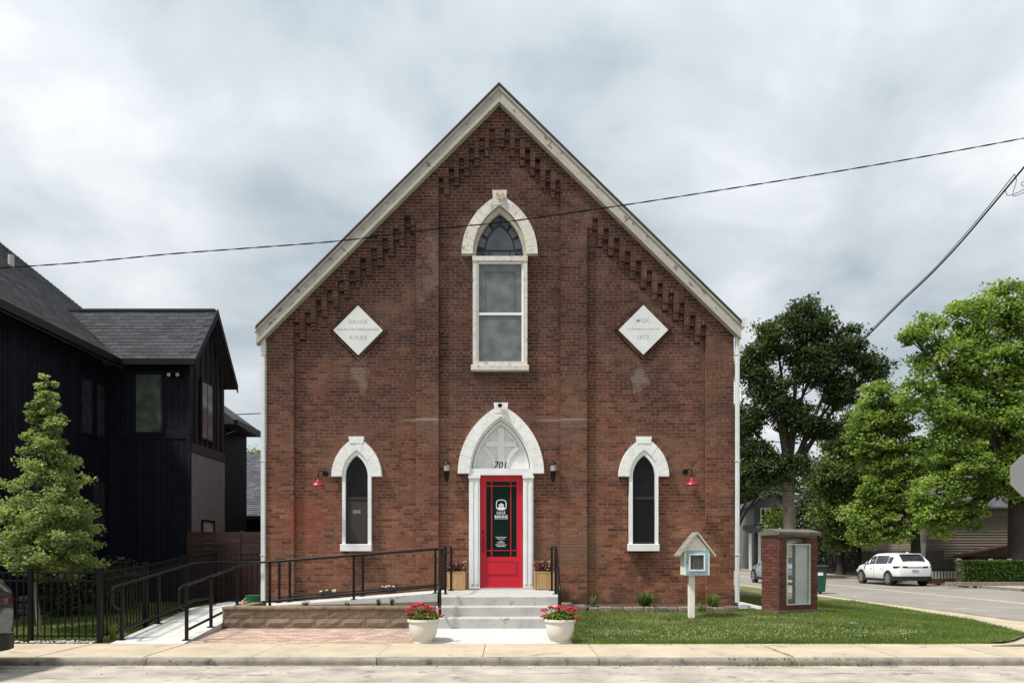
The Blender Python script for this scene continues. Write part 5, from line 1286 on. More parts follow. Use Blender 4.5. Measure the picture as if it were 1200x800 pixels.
# wheelie bin
GB = M('green_bin_plastic', (.015, .075, .050), .5, .1, bump=.05)
bn = thing('wheelie_bin', (12.0, 29.0, .0), 'dark green wheelie bin with black lid behind the brick notice pillar', 'bin')
q = MB(); x0, x1, y0, y1 = 11.75, 12.27, 28.8, 29.4
q.add([(x0 + .06, y0 + .05, .08), (x1 - .06, y0 + .05, .08), (x1 - .06, y1 - .08, .08), (x0 + .06, y1 - .08, .08), (x0, y0, 1.02), (x1, y0, 1.02), (x1, y1, 1.02), (x0, y1, 1.02)], [(0, 3, 2, 1), (4, 5, 6, 7), (0, 1, 5, 4), (1, 2, 6, 5), (2, 3, 7, 6), (3, 0, 4, 7)])
q.box(x0 - .02, x1 + .02, y0 - .02, y1 + .02, .94, 1.0); q.build('body', GB, bn)
q = MB(); q.prismx([(y0 - .05, 1.03), (y1 + .06, 1.03), (y1 + .06, 1.12), (y0 + .25, 1.14), (y0 - .05, 1.07)], x0 - .03, x1 + .03); q.build('lid', TRIM, bn)
q = MB(); q.box(x0 + .16, x1 - .16, y0 - .002, y0 + .01, .72, .84); q.build('sticker', DECAL, bn)
for xx in (x0 + .03, x1 - .03):
    q = MB(); q.prismx([(y1 - .02 + .13 * math.cos(k * math.pi / 8), .13 + .13 * math.sin(k * math.pi / 8)) for k in range(16)], xx - .03, xx + .03); q.build('wheel', TYRE, bn)

# ================================================================== BLACK HOUSE
SID = M('black_siding', (.0075, .0088, .0155), .6, .3, 3, bump=.2, spec=.13, attr=True, attrvar=.2); SIDG = M('charcoal_siding', (.20, .215, .235), .75, .15, 5, bump=.15); SIDM = M('dark_batten', (.035, .036, .041), .7, .15, 5, bump=.1)
SHN = M('charcoal_shingle', (.044, .046, .052), .95, .22, 14, attr=True, attrvar=.30, bump=.8, bscale=120)
HGL = glass('house_glass', (.075, .085, .075), .05)
ho = thing('black_house', (-12, 18, .1), 'two storey house with black vertical siding and charcoal shingle roof', 'house')
MX = -10.1; EX = -9.7; EZ = 6.35
q = MB(); q.box(-21.8, MX, 13.6, 22, .05, EZ - .05); q.prism([(-21.8, EZ - .06), (MX, EZ - .06), (-15.95, 11.1)], 13.6, 22)
wl_ = q.build('wall', SID, ho)
q = MB(); y = 13.6
while y < 21.95: q.box(MX - .01, MX + .016, y + .008, min(y + .15, 22) - .008, .1, EZ - .2); y += .15
q.build('vertical_siding', SID, ho, kind='stuff')
RX, RZ = -15.95, EZ + .8 * (EX + 15.95) * 1.0
RZ = EZ + .8 * (15.95 - 9.7)
for s_ in (1, -1):
    ex_ = EX if s_ > 0 else 2 * RX - EX
    q = MB(); q.prism([(ex_, EZ - .02), (RX, RZ - .02), (RX, RZ - .2), (ex_, EZ - .2)][::1 if s_ > 0 else -1], 13.3, 22.3); rfm = q.build('main_roof', SHN, ho)
    if s_ > 0:
        q = MB(); ln = math.hypot(RX - EX, RZ - EZ); nr = int(ln / .14); dx_, dz_ = (RX - EX) / ln, (RZ - EZ) / ln; nx_, nz_ = -dz_, dx_
        nx_, nz_ = dz_, -dx_
        for r_ in range(nr):
            u0, u1 = r_ * .14, (r_ + 1) * .14 + .01; y = 13.3 + (r_ % 2) * .15 + random.uniform(-.04, .04)
            while y < 22.3:
                y1_ = min(y + .30, 22.3); t_ = .014 + random.uniform(0, .006)
                a = (EX + dx_ * u0 + nx_ * t_, EZ + dz_ * u0 + nz_ * t_); b = (EX + dx_ * u1 + nx_ * .004, EZ + dz_ * u1 + nz_ * .004); c = (EX + dx_ * u0 - nx_ * .03, EZ + dz_ * u0 - nz_ * .03)
                q.add([(a[0], y + .004, a[1]), (a[0], y1_ - .004, a[1]), (b[0], y1_ - .004, b[1]), (b[0], y + .004, b[1]), (c[0], y + .004, c[1]), (c[0], y1_ - .004, c[1])], [(0, 1, 2, 3), (4, 5, 1, 0)]); y += .30
        q.build('shingles', SHN, rfm, kind='stuff')
q = MB(); q.box(EX - .02, EX + .1, 13.3, 18.2, EZ - .17, EZ + .0); q.build('gutter', BLACK, ho)
q = MB(); q.tube([(X(13, 19.4), 19.4, 8.95), (X(13, 19.4), 19.4, Z(299, 19.4))], .07, 10); q.build('vent_pipe', M('vent_pipe', (.42, .43, .42), .6), ho)
# wing
WX = -8.07; WY0, WY1 = 18.5, 20.75; wz = 8.0; wy = (18.25 + 21.0) / 2
q = MB(); q.box(MX - .5, WX, WY0, WY1, .05, EZ - .1); q.prismx([(WY0, EZ - .11), (WY1, EZ - .11), (wy, wz - .15)], MX - .5, WX); wg = q.build('wing_wall', SID, ho)
q = MB(); x = MX + .02
while x < WX - .05: q.box(x + .008, min(x + .145, WX - .06) - .004, WY0 - .014, WY0 + .01, 4.7, EZ - .2); x += .145
x = MX + .02
while x < WX - .05: q.box(x + .008, min(x + .145, WX - .06) - .004, WY0 - .014, WY0 + .01, .1, 4.42); x += .145
q.build('vertical_siding', SID, wg, kind='stuff')
q = MB(); q.box(MX + .03, WX - .03, WY0 - .03, WY0 + .01, 4.43, 4.69); q.build('band_board', SID, wg)
bandz = Z(519, WY0)
q = MB(); q.box(WX - .01, WX + .03, WY0 - .03, WY1, 4.12, 4.36); q.build('band_board', SIDM, wg)
y = WY0
while y < WY1 - .05:
    q = MB(); q.box(WX - .01, WX + .016, y + .006, min(y + .12, WY1) - .006, .1, 4.11); q.build('siding_board', SIDG, wg); y += .12
y = WY0 + .02
while y < WY1:
    zt_ = EZ - .1 + max(0, (1 - abs(y - wy) / 1.30)) * 1.4; q = MB(); q.box(WX - .01, WX + .03, y, y + .04, 4.37, zt_); q.build('batten', SIDM, wg); y += .34
q = MB(); q.box(WX - .05, WX + .035, WY0 - .035, WY0 + .05, .1, EZ - .1); q.build('corner_board', SID, wg)
def rslope(sg_):
    ey = 18.25 if sg_ < 0 else 21.0
    pts = [(ey, EZ), (wy, wz), (wy, wz - .12), (ey, EZ - .14)]
    q = MB(); q.prismx(pts if sg_ > 0 else pts[::-1], -12.2, -7.82); return q.build('wing_roof', SHN, ho)
rs_ = rslope(-1); rslope(1)
ln = math.hypot(wy - 18.25, wz - EZ); nr = 15; du = ln / nr; dy_, dz_ = (wy - 18.25) / ln, (wz - EZ) / ln; ny_, nz_ = -dz_, dy_
shm = MB(); shm.add([(-.146, 0, 0), (.146, 0, 0), (.146, .155, -.010), (-.146, .155, -.010), (-.146, .01, -.03), (.146, .01, -.03)], [(0, 1, 2, 3), (4, 5, 1, 0)]); shm = shm.mesh('shingle', SHN); shm.attributes['bv'].data.foreach_set('value', [0.0, 0.0])
for r_ in range(nr):
    x = -7.98 - (r_ % 2) * .15; vx = -9.75 - (r_ + 1) * du * dz_ / .8
    while x > vx - .3:
        sharemesh('shingle', shm, (x, 18.25 + dy_ * r_ * du + ny_ * .018, EZ + dz_ * r_ * du + nz_ * (.018 + random.uniform(0, .006))), rs_, rot=(math.atan2(dz_, dy_), 0, 0)); x -= .30
q = MB(); q.box(-12.0, -7.86, wy - .09, wy + .09, wz - .03, wz + .03); q.build('ridge_cap', SHN, rs_)
q = MB(); q.box(-9.8, -7.80, 18.14, 18.25, EZ - .15, EZ + .0); q.build('gutter', BLACK, ho)
for sg_ in (-1, 1):
    ey = 18.2 if sg_ < 0 else 21.05
    pts = [(ey, EZ - .01), (wy, wz + .04), (wy, wz - .2), (ey, EZ - .22)]
    q = MB(); q.prismx(pts if sg_ > 0 else pts[::-1], -7.82, -7.79); q.build('barge_board', SID, ho)
def hwin(fr, y0, y1, x0, x1, z0, z1, face, mull=False, mat=HGL):
    q = MB(); w_ = .06
    if face == 'x':
        xx = x0
        q.box(xx - .02, xx + .05, y0, y0 + w_, z0, z1); q.box(xx - .02, xx + .05, y1 - w_, y1, z0, z1); q.box(xx - .02, xx + .05, y0 + w_, y1 - w_, z0, z0 + w_); q.box(xx - .02, xx + .05, y0 + w_, y1 - w_, z1 - w_, z1)
        wn = q.build('window', SID, ho); q = MB(); q.box(xx - .0, xx + .025, y0 + w_, y1 - w_, z0 + w_, z1 - w_); q.build('pane', mat, wn)
    else:
        yy = y0
        q.box(x0, x0 + w_, yy - .05, yy + .02, z0, z1); q.box(x1 - w_, x1, yy - .05, yy + .02, z0, z1); q.box(x0 + w_, x1 - w_, yy - .05, yy + .02, z0, z0 + w_); q.box(x0 + w_, x1 - w_, yy - .05, yy + .02, z1 - w_, z1)
        wn = q.build('window', SID, ho); q = MB(); q.box(x0 + w_, x1 - w_, yy - .025, yy, z0 + w_, z1 - w_); q.build('pane', mat, wn)
hwin(0, WY0 - .01, 0, X(157.5, WY0), X(192.5, WY0), Z(509, WY0), Z(436, WY0), 'y', mat=glass('green_tint_glass', (.075, .090, .072), .06))
def yat(px, xx): return xx * F / (px - 600)
hwin(0, yat(92, MX), yat(108, MX), MX, 0, 4.35, 5.75, 'x', mat=glass('dim_glass', (.03, .033, .036), .1)); hwin(0, yat(110, MX), yat(122.5, MX), MX, 0, 4.35, 5.75, 'x', mat=MC['dim_glass'])
hwin(0, yat(106, MX), yat(123, MX), MX, 0, 1.9, 3.4, 'x', mat=MC['dim_glass'])
hwin(0, yat(234, WX), yat(250, WX), WX, 0, Z(517, 19.5), Z(446, 19.5), 'x', mat=glass('blind_glass', (.15, .16, .16), .12))
hwin(0, yat(235, WX), yat(250, WX), WX, 0, 1.6, Z(609, 19.5), 'x', mat=glass('pale_window', (.40, .42, .42), .2))
for px in (202, 212):
    x = X(px, WY0); t_ = MB(); t_.tube([(x, WY0 - .03, Z(439, WY0)), (x, WY0 - .2, Z(441, WY0))], .055, 10); fl = t_.build('flood_lamp', BLACK, ho)
    t_ = MB(); t_.ball((x, WY0 - .2, Z(441, WY0)), .052, 10, (1, .35, 1)); t_.build('lamp_lens', M('lamp_lens', (.35, .34, .33), .3), fl)
t_ = MB(); t_.box(X(200, WY0), X(214, WY0), WY0 - .06, WY0, Z(437, WY0), Z(434, WY0)); t_.build('lamp_bracket', BLACK, ho)
# rear corner roof with elbow downspout
q = MB(); q.prism([(-11, 5.42), (-8.27, 5.42), (-8.27, 5.56), (-10.4, 7.1), (-11, 7.1)], 22.0, 24.5); q.build('rear_roof', SHN, ho)
q = MB(); q.box(-11, -8.75, 21.9, 24.4, .05, 5.4); q.build('rear_wall', SID, ho)
q = MB(); q.box(-8.27, -8.15, 21.98, 24.5, 5.38, 5.54); q.build('gutter', BLACK, ho)
q = MB(); q.tube([(-8.22, 22.05, 5.4), (-8.24, 22.05, 5.2), (-8.5, 22.05, 5.1), (-8.62, 22.05, 4.95), (-8.62, 22.05, .2)], .04, 8); q.build('downspout', BLACK, ho)

# garage beyond
ga = thing('garage', (-8, 28, .05), 'low dark garage with a grey shingle roof behind the black house', 'garage')
gy = 27.0; q = MB(); q.box(-13, -4.5, gy + .2, gy + 6, .0, Z(605, gy)); q.build('wall', SID, ga)
q = MB(); q.prismx([(gy, Z(605, gy)), (gy + 3.4, Z(532, gy + 3.4)), (gy + 6.4, Z(605, gy)), (gy + 6.4, Z(607, gy)), (gy + 3.4, Z(534, gy + 3.4)), (gy, Z(607, gy))][::-1], -13.2, -4.3); gr = q.build('roof', SHN, ga)
q = MB(); zt0, zt1 = Z(605, gy), Z(532, gy + 3.4); nr = 34
for r_ in range(nr):
    x = -13.2 + (r_ % 2) * .15; v0, v1 = r_ / nr, (r_ + 1.1) / nr
    while x < -4.4:
        t_ = .016 + random.uniform(0, .008)
        q.add([(x + .004, gy + 3.4 * v0, zt0 + (zt1 - zt0) * v0 + t_), (x + .296, gy + 3.4 * v0, zt0 + (zt1 - zt0) * v0 + t_), (x + .296, gy + 3.4 * v1, zt0 + (zt1 - zt0) * v1 + .004), (x + .004, gy + 3.4 * v1, zt0 + (zt1 - zt0) * v1 + .004)], [(0, 1, 2, 3)]); x += .3
q.build('shingles', M('grey_garage_shingle', (.085, .090, .10), .95, .2, 10, attr=True, attrvar=.3), gr, kind='stuff')
q = MB(); q.box(-13.2, -4.3, gy - .1, gy, Z(608, gy), Z(604, gy)); q.build('gutter', BLACK, ga)
# brown board fence
BF = M('dark_brown_boards', (.040, .018, .014), .75, .25, 3, attr=True, attrvar=.25, stretch=(1, 1, 6))
wf_ = thing('board_fence', (-6.7, 18.35, .1), 'dark brown fence of horizontal boards between the black house and the church', 'fence')
z_ = .15
while z_ < 2.1:
    for a_, b_ in ((-8.05, -6.72), (-6.70, -5.2)):
        q = MB(); q.box(a_, b_, 18.32, 18.345, z_, z_ + .132); q.build('board', BF, wf_)
    z_ += .14
for x in (-8.02, -6.71, -5.25): q = MB(); q.box(x - .045, x + .045, 18.35, 18.44, .05, 2.13); q.build('post', BF, wf_)

# ================================================================== VEGETATION
def PBk(px, py, rpx, Y_, rz=None, dy=0): 
    k = Y_ / F; return (X(px, Y_), Y_ + dy, Z(py, Y_), rpx * k * .86, rpx * k * .8, (rz or rpx) * k * .86)
# young maple in the left yard
YM = 13.3; bl = []
for z_, rr_ in ((1.42, .80), (1.62, .95), (1.95, .98), (2.4, .86), (2.85, .68), (3.3, .50), (3.7, .34), (4.05, .24), (4.35, .15), (4.6, .08)):
    for k_ in range(3): bl.append((X(52, YM) + random.uniform(-.25, .25) * rr_, YM + random.uniform(-.2, .2) * rr_, z_ + random.uniform(-.2, .2), rr_ * random.uniform(.75, 1.08), rr_ * .85, .30 * random.uniform(.8, 1.6)))
for z_ in (3.45, 3.6, 3.75, 3.9, 4.0, 4.12, 4.22, 4.34, 4.44, 4.54, 4.64):
    for k_ in range(3): bl.append((X(52, YM) + random.uniform(-.1, .1), YM + random.uniform(-.1, .1), z_, max(.06, (4.75 - z_) * .36), .15, .14))
tree('young_maple_tree', (X(46, YM), YM, .2), 'young light green maple with a pointed crown behind the picket fence', L_YOUNG, bl, 420, 105, .050, .20, .035, 1.4, 21, bark=M('pale_bark', (.26, .22, .17), .9, .2), shell=.4, limbs=9)
# the others, right of the church
G_ = 'trees on the far side of the side street'
Y2 = 46
tree('shade_tree', (X(927, Y2), Y2, .1), 'tall dark green tree right of the church, pale trunk above the notice pillar', L_DARK,
     [PBk(948, 375, 30, Y2), PBk(910, 398, 30, Y2), PBk(880, 430, 28, Y2), PBk(990, 408, 28, Y2), PBk(1022, 430, 20, Y2), PBk(955, 425, 34, Y2), PBk(905, 465, 30, Y2), PBk(985, 458, 26, Y2), PBk(872, 490, 24, Y2), PBk(935, 490, 26, Y2),
      PBk(885, 540, 26, Y2), PBk(930, 548, 22, Y2), PBk(868, 560, 22, Y2), PBk(900, 562, 14, Y2), PBk(968, 500, 20, Y2)], 560, 125, .165, .85, .42, 6.5, 31, G_, shell=.35, bark=M('grey_bark', (.17, .14, .115), .95, .3, 4))
Y3 = 36
tree('maple_tree', (X(1192, Y3), Y3, .1), 'large bright green maple filling the right edge, with a dark trunk behind the hedge', L_MAPLE,
     [PBk(1180, 352, 30, Y3), PBk(1140, 372, 34, Y3), PBk(1092, 388, 26, Y3), PBk(1070, 395, 16, Y3), PBk(1215, 370, 50, Y3), PBk(1110, 425, 38, Y3), PBk(1160, 430, 45, Y3), PBk(1075, 455, 26, Y3), PBk(1210, 450, 50, Y3), PBk(1120, 485, 42, Y3), PBk(1175, 500, 50, Y3),
      PBk(1125, 545, 40, Y3), PBk(1170, 560, 36, Y3), PBk(1210, 560, 40, Y3), PBk(1095, 580, 30, Y3), PBk(1140, 590, 20, Y3), PBk(1235, 500, 50, Y3), PBk(1160, 470, 50, Y3, dy=2), PBk(1100, 612, 22, Y3), PBk(1135, 606, 18, Y3), PBk(1078, 596, 18, Y3)], 860, 115, .145, .68, .40, 5.0, 41, G_, bark=BARK_DARK, shell=.45)
Y4 = 40
tree('maple_tree', (X(1074, Y4), Y4, .1), 'yellow green maple behind the white SUV, lighter at its upper left', L_MAPLE,
     [PBk(1030, 470, 26, Y4), PBk(1015, 500, 24, Y4), PBk(1050, 490, 30, Y4), PBk(1032, 530, 30, Y4), PBk(1070, 540, 34, Y4), PBk(1048, 575, 30, Y4), PBk(1020, 570, 20, Y4), PBk(1080, 600, 26, Y4), PBk(1110, 600, 20, Y4), PBk(1005, 525, 12, Y4), PBk(1030, 610, 22, Y4), PBk(1010, 625, 18, Y4), PBk(1050, 622, 18, Y4), PBk(1005, 600, 18, Y4)], 440, 110, .148, .62, .26, 4.0, 51, G_, bark=BARK_DARK, shell=.45)
Y5 = 52
tree('broadleaf_tree', (X(985, Y5), Y5, .1), 'mid green bushy tree between the tall dark tree and the yellow green maple', L_MID,
     [PBk(990, 520, 26, Y5), PBk(975, 560, 28, Y5), PBk(1010, 560, 26, Y5), PBk(1000, 600, 28, Y5), PBk(1030, 610, 22, Y5), PBk(968, 600, 20, Y5), PBk(985, 630, 18, Y5), PBk(1020, 632, 16, Y5), PBk(1000, 495, 16, Y5)], 330, 100, .20, .9, .25, 2.5, 61, G_, bark=BARK_DARK)
Y6 = 60
tree('conifer_tree', (X(956, Y6), Y6, .1), 'loose grey green tree with drooping branches behind the notice pillar', L_GREY,
     [PBk(958, 560, 14, Y6), PBk(955, 590, 20, Y6), PBk(950, 615, 22, Y6), PBk(975, 600, 16, Y6), PBk(905, 577, 10, Y6), PBk(975, 628, 15, Y6), PBk(958, 636, 12, Y6)], 130, 90, .22, .8, .2, 2.0, 62, G_, bark=BARK_DARK)
tree('background_tree', (X(862, 70), 70, .1), 'dark tree mass in the distance just right of the church downspout', L_DARK,
     [PBk(868, 560, 26, 70), PBk(850, 530, 40, 70), PBk(880, 576, 16, 70), PBk(862, 580, 16, 70), PBk(898, 570, 14, 70)], 180, 80, .32, 1.4, .35, 4, 63, bark=BARK_DARK)
tree('background_tree', (X(1000, 85), 85, .1), 'distant dark tree closing the view along the side street', L_DARK,
     [PBk(1010, 560, 40, 85), PBk(940, 590, 35, 85), PBk(1060, 590, 45, 85), PBk(980, 620, 35, 85), PBk(900, 600, 30, 85), PBk(1040, 625, 30, 85)], 300, 70, .42, 1.8, .4, 4, 64, bark=BARK_DARK)
tree('background_tree', (X(1140, 70), 70, .1), 'distant tree behind the brown house at the right', L_MID,
     [PBk(1100, 560, 50, 70), PBk(1160, 560, 60, 70), PBk(1230, 540, 60, 70)], 240, 60, .40, 1.6, .4, 4, 65, bark=BARK_DARK)
tree('background_tree', (X(285, 62), 62, .1), 'distant green tree top seen above the grey garage roof', L_MID,
     [PBk(272, 540, 16, 62), PBk(295, 545, 16, 62), PBk(262, 530, 14, 62), PBk(320, 545, 24, 62), PBk(285, 570, 30, 62)], 130, 80, .26, 1.1, .3, 3, 66, bark=BARK_DARK)
tree('background_tree', (9, 92, .1), 'far tree closing the gap behind the church at the right', L_DARK,
     [(7, 92, 6, 5, 4, 4), (12, 94, 7, 5, 4, 4), (17, 92, 5.5, 4.5, 4, 4), (2, 95, 6, 5, 4, 4), (22, 98, 6, 5, 4, 4)], 200, 60, .5, 2.0, .4, 3, 67, bark=BARK_DARK)
# shrubs
def shrub(name, label, mat, x, y, z, rx, ry, rz, n, leaf, seed, group=None, cat='shrub', flat=.5):
    rng = np.random.default_rng(seed); t = thing(name, (x, y, z), label, cat, group)
    d = rng.normal(size=(n, 3)); d /= np.linalg.norm(d, axis=1)[:, None]; rr = (.45 + .55 * rng.random(n) ** .6)[:, None]
    lump = 1 + .22 * np.sin(d[:, :1] * 6 + seed) * np.cos(d[:, 2:] * 7 + d[:, 1:2] * 5)
    C = np.array([x, y, z + rz * .55]) + d * rr * lump * np.array([rx, ry, rz * .6]); C[:, 2] = np.maximum(C[:, 2], z + .02)
    leaves('foliage', C, leaf, mat, t, rng.random(n), rng, flat)
    q = MB(); rd = random.Random(seed)
    for k in range(6): q.tube([(x, y, z - .03), (x + rd.uniform(-.5, .5) * rx, y + rd.uniform(-.5, .5) * ry, z + rz * .8)], [.012 + rx * .01, .006], 5)
    q.build('stems', BARK_DARK, t); return t
SG_ = 'dark shrubs along the black house'
shrub('foundation_shrub', 'dark green shrub below the young maple, leftmost of the row along the black house', L_SHRUB, -9.3, 15.4, .2, .55, .4, .95, 900, .075, 71, SG_)
shrub('foundation_shrub', 'dark green shrub in the middle of the row along the black house', L_SHRUB, -8.55, 15.8, .25, .5, .4, .95, 900, .075, 72, SG_)
shrub('foundation_shrub', 'dark leggy shrub at the right end of the row along the black house', L_SHRUB, -8.9, 16.8, .3, .55, .4, 1.05, 900, .075, 73, SG_)
q = MB(); rd = random.Random(5)
rk = thing('stone_pile_wall', (X(22, 15), 15.2, .15), 'low brown rubble wall under the young maple at the left edge', 'stone wall')
for r_ in range(4):
    x = X(-30, 15)
    while x < X(36, 15):
        w_ = rd.uniform(.14, .26); q = MB(); q.bbox(x + .006, x + w_ - .006, 15.1 + rd.uniform(-.02, .02), 15.4, .18 + r_ * .13, .18 + (r_ + 1) * .13 - .01, .02); q.build('stone', BORDER, rk); x += w_
def strap(name, label, x, y, z, n, h, spread, mat, seed, cat='plant', group=None, w=.018):
    """clump of arching strap leaves"""
    t = thing(name, (x, y, z), label, cat, group); rd = random.Random(seed); V = []; vals = []
    for k in range(n):
        a = rd.uniform(0, 2 * math.pi); ln = h * rd.uniform(.6, 1.15); sp_ = spread * rd.uniform(.2, 1); px_, py_ = -math.sin(a) * w / 2, math.cos(a) * w / 2; pr = None; v = rd.random()
        bx_, by_ = x + rd.uniform(-.06, .06) * spread * 4, y + rd.uniform(-.04, .04)
        for i in range(6):
            t_ = i / 5; r_ = sp_ * t_ ** 1.3; zz_ = z + ln * (t_ * 1.5 - t_ * t_ * (.55 + sp_ * 1.2)); ww = (1 - t_ ** 2) * 1
            c = (bx_ + math.cos(a) * r_, by_ + math.sin(a) * r_, zz_); cur = [(c[0] + px_ * ww, c[1] + py_ * ww, c[2]), (c[0] - px_ * ww, c[1] - py_ * ww, c[2])]
            if pr: V += [pr[0], pr[1], cur[1], cur[0]]; vals.append(v)
            pr = cur
    np_mesh('leaves', np.array(V), len(V) // 4, 4, mat, t, np.array(vals), off=np.array(wloc(t))); return t
zf_ = lawn_z(3, 16) + .05
strap('daylily', 'full green daylily clump at the wall beneath the right arched window', X(757, 16), 16.12, zf_ + .05, 170, .36, .42, L_MID, 81, w=.028)
strap('weedy_grass', 'thin yellowish grass clump at the wall behind the book house post', X(838, 16), 16.1, zf_ + .02, 110, .42, .40, L_GRASS, 82, w=.013)
strap('daylily', 'small young green plant at the wall right of the steps', X(695, 16), 16.1, zf_ + .05, 30, .30, .22, L_MID, 83, w=.016)
strap('weedy_grass', 'small grass tuft growing at the lawn edge of the right wall corner', X(822, 15.7), 15.7, lawn_z(3.9, 15.7), 70, .25, .3, L_GRASS, 84, w=.010)
strap('weed_clump', 'bright green weeds at the foot of the picket fence corner beside the ramp', X(132, 12.3), 12.3, .13, 70, .30, .16, L_GRASS, 85, w=.012)
zb2 = .56
strap('bed_plant', 'low grey green plant at the left end of the block wall bed', X(357, 13.8), 13.85, zb2, 40, .14, .14, L_GREY, 86, group='low plants in the block wall bed')
strap('bed_plant', 'low spiky green plant in the middle of the block wall bed', X(407, 13.8), 13.8, zb2, 34, .12, .12, L_GREY, 87, group='low plants in the block wall bed')
strap('bed_plant', 'grey green plant in the right part of the block wall bed', X(443, 13.8), 13.85, zb2 + .02, 34, .15, .1, L_GREY, 88, group='low plants in the block wall bed')
strap('bed_plant', 'dark red tinged plant near the right end of the block wall bed', X(459, 13.8), 13.85, zb2 + .02, 34, .16, .1, L_SHRUB, 89, group='low plants in the block wall bed')
YEL = leaf_mat('cream_flower', (.40, .36, .16), (.62, .60, .36), .2)
for i, (px, py, lab) in enumerate(((385, 692, 'pale yellow flowering plant against the brick below the left arched window'), (456, 687.5, 'pale yellow flowering plant against the brick left of the steps'))):
    x, z = X(px, 16.4), Z(py, 16.4); rng = np.random.default_rng(90 + i); t = thing('flowering_plant', (x, 16.4, z - .25), lab, 'flowers', 'pale yellow flowers against the wall')
    n = 90; C = np.c_[rng.uniform(x - .18, x + .18, n), rng.uniform(16.33, 16.45, n), z - .1 + rng.random(n) * .12]; leaves('foliage', C, .05, L_SHRUB, t, rng.random(n), rng)
    for k in range(5):
        q = MB(); xx = x + rng.uniform(-.17, .17); q.ball((xx, 16.36, z + rng.uniform(-.01, .03)), .035, 6, (1.3, 1, .55), .3); q.build('bloom', M('cream_bloom', (.62, .58, .36), .7, bump=0), t)
# green hose and yellow nozzle stand on the platform
hs = thing('garden_hose', (X(298, 16.6), 16.6, .47), 'green garden hose coiled at the left corner of the church', 'hose')
q = MB(); 
for k in range(5): q.tube([(X(297, 16.7) + .17 * math.cos(a * math.pi / 8) * (1 + k * .03), 16.75 + .12 * math.sin(a * math.pi / 8), .50 + k * .028) for a in range(17)], .016, 6)
q.build('coil', M('hose_green', (.015, .10, .035), .5, .1), hs)
yl = MB(); yl.tube([(X(285, 14.0), 14.0, .60), (X(285, 14.0), 14.0, .68)], .03, 8); yl.tube([(X(286, 14.0), 14.0, .66), (X(288, 14.0), 13.97, .72)], .018, 6)
tag(yl.build('yellow_sprinkler', M('yellow_plastic', (.55, .42, .16), .6)), 'small yellow plastic sprinkler head at the left end of the block wall bed', 'sprinkler')
# odds and ends on the lawn
q = MB(); q.ball((X(1000, 14.2), 14.2, .19), .10, 8, (1.3, 1, .6), .2); tag(q.build('crumpled_bag', M('grey_blue_plastic', (.20, .23, .27), .5, .2)), 'small crumpled grey blue bag lying on the lawn right of the pillar', 'litter')
q = MB(); q.box(X(981, 15), X(991, 15), 14.95, 15.15, .18, .20); tag(q.build('valve_cover', BLACK), 'small flat black cover lying in the lawn right of the pillar', 'cover')
q = MB(); q.ball((X(874, 16.2), 16.3, .36), .13, 8, (1.3, 1, .7), .2); tag(q.build('grey_rock', M('rock', (.22, .22, .22), .9, .25, 8)), 'grey rock beside the foot of the right downspout', 'rock')
# hedge across the street
he = thing('clipped_hedge', (23, 34.5, .1), 'dense green clipped hedge behind the far sidewalk at the right edge', 'hedge')
rng = np.random.default_rng(99); n = 16000; hx = rng.uniform(X(1127, 34.5), X(1240, 34.5), n); hy = rng.uniform(34.3, 35.2, n); hz = .12 + rng.random(n) * 1.12 + .04 * np.sin(hx * 3)
k = rng.random(n); hy = np.where(k < .6, 34.3 + rng.random(n) * .15, hy); hz = np.where(k > .75, 1.15 + rng.random(n) * .12, hz)
leaves('foliage', np.c_[hx, hy, hz], .085, L_HEDGE, he, rng.random(n), rng, .3)
q = MB(); q.box(X(1129, 34.5), X(1240, 34.5), 34.45, 35.1, .1, 1.1); q.build('inner_twigs', BARK_DARK, he)
# fence behind the hedge and low rail
FW = M('weathered_fence_white', (.36, .35, .32), .8, .15)
f2 = thing('rail_fence', (22.5, 36, .1), 'pale weathered rail fence behind the hedge, low pickets at its left end', 'fence')
for px in (1124, 1161, 1183, 1225):
    q = MB(); x = X(px, 35.5); q.box(x - .07, x + .07, 35.44, 35.56, .1, Z(655, 35.5) + .03); q.build('post', FW, f2)
q = MB(); q.box(X(1124, 35.5), X(1230, 35.5), 35.46, 35.52, Z(661, 35.5), Z(658, 35.5)); q.build('rail', FW, f2)
for k in range(10): 
    q = MB(); x = X(1089 + k * 3.7, 36.5); q.box(x - .045, x + .045, 36.48, 36.5, .35, Z(669, 36.5)); q.build('picket', FW, f2)
q = MB(); q.box(X(1087, 36.6), X(1125, 36.6), 36.6, 36.8, .1, .42); tag(q.build('low_brick_wall', M('orange_brick', (.20, .085, .05), .9, .3, 12)), 'low orange brown brick wall behind the white SUV', 'wall')
q = MB(); q.box(X(1108, 33.9), X(1240, 33.9), 33.7, 33.95, .1, .28); tag(q.build('hedge_edging', BORDER), 'low grey stone edging in front of the clipped hedge', 'edging')
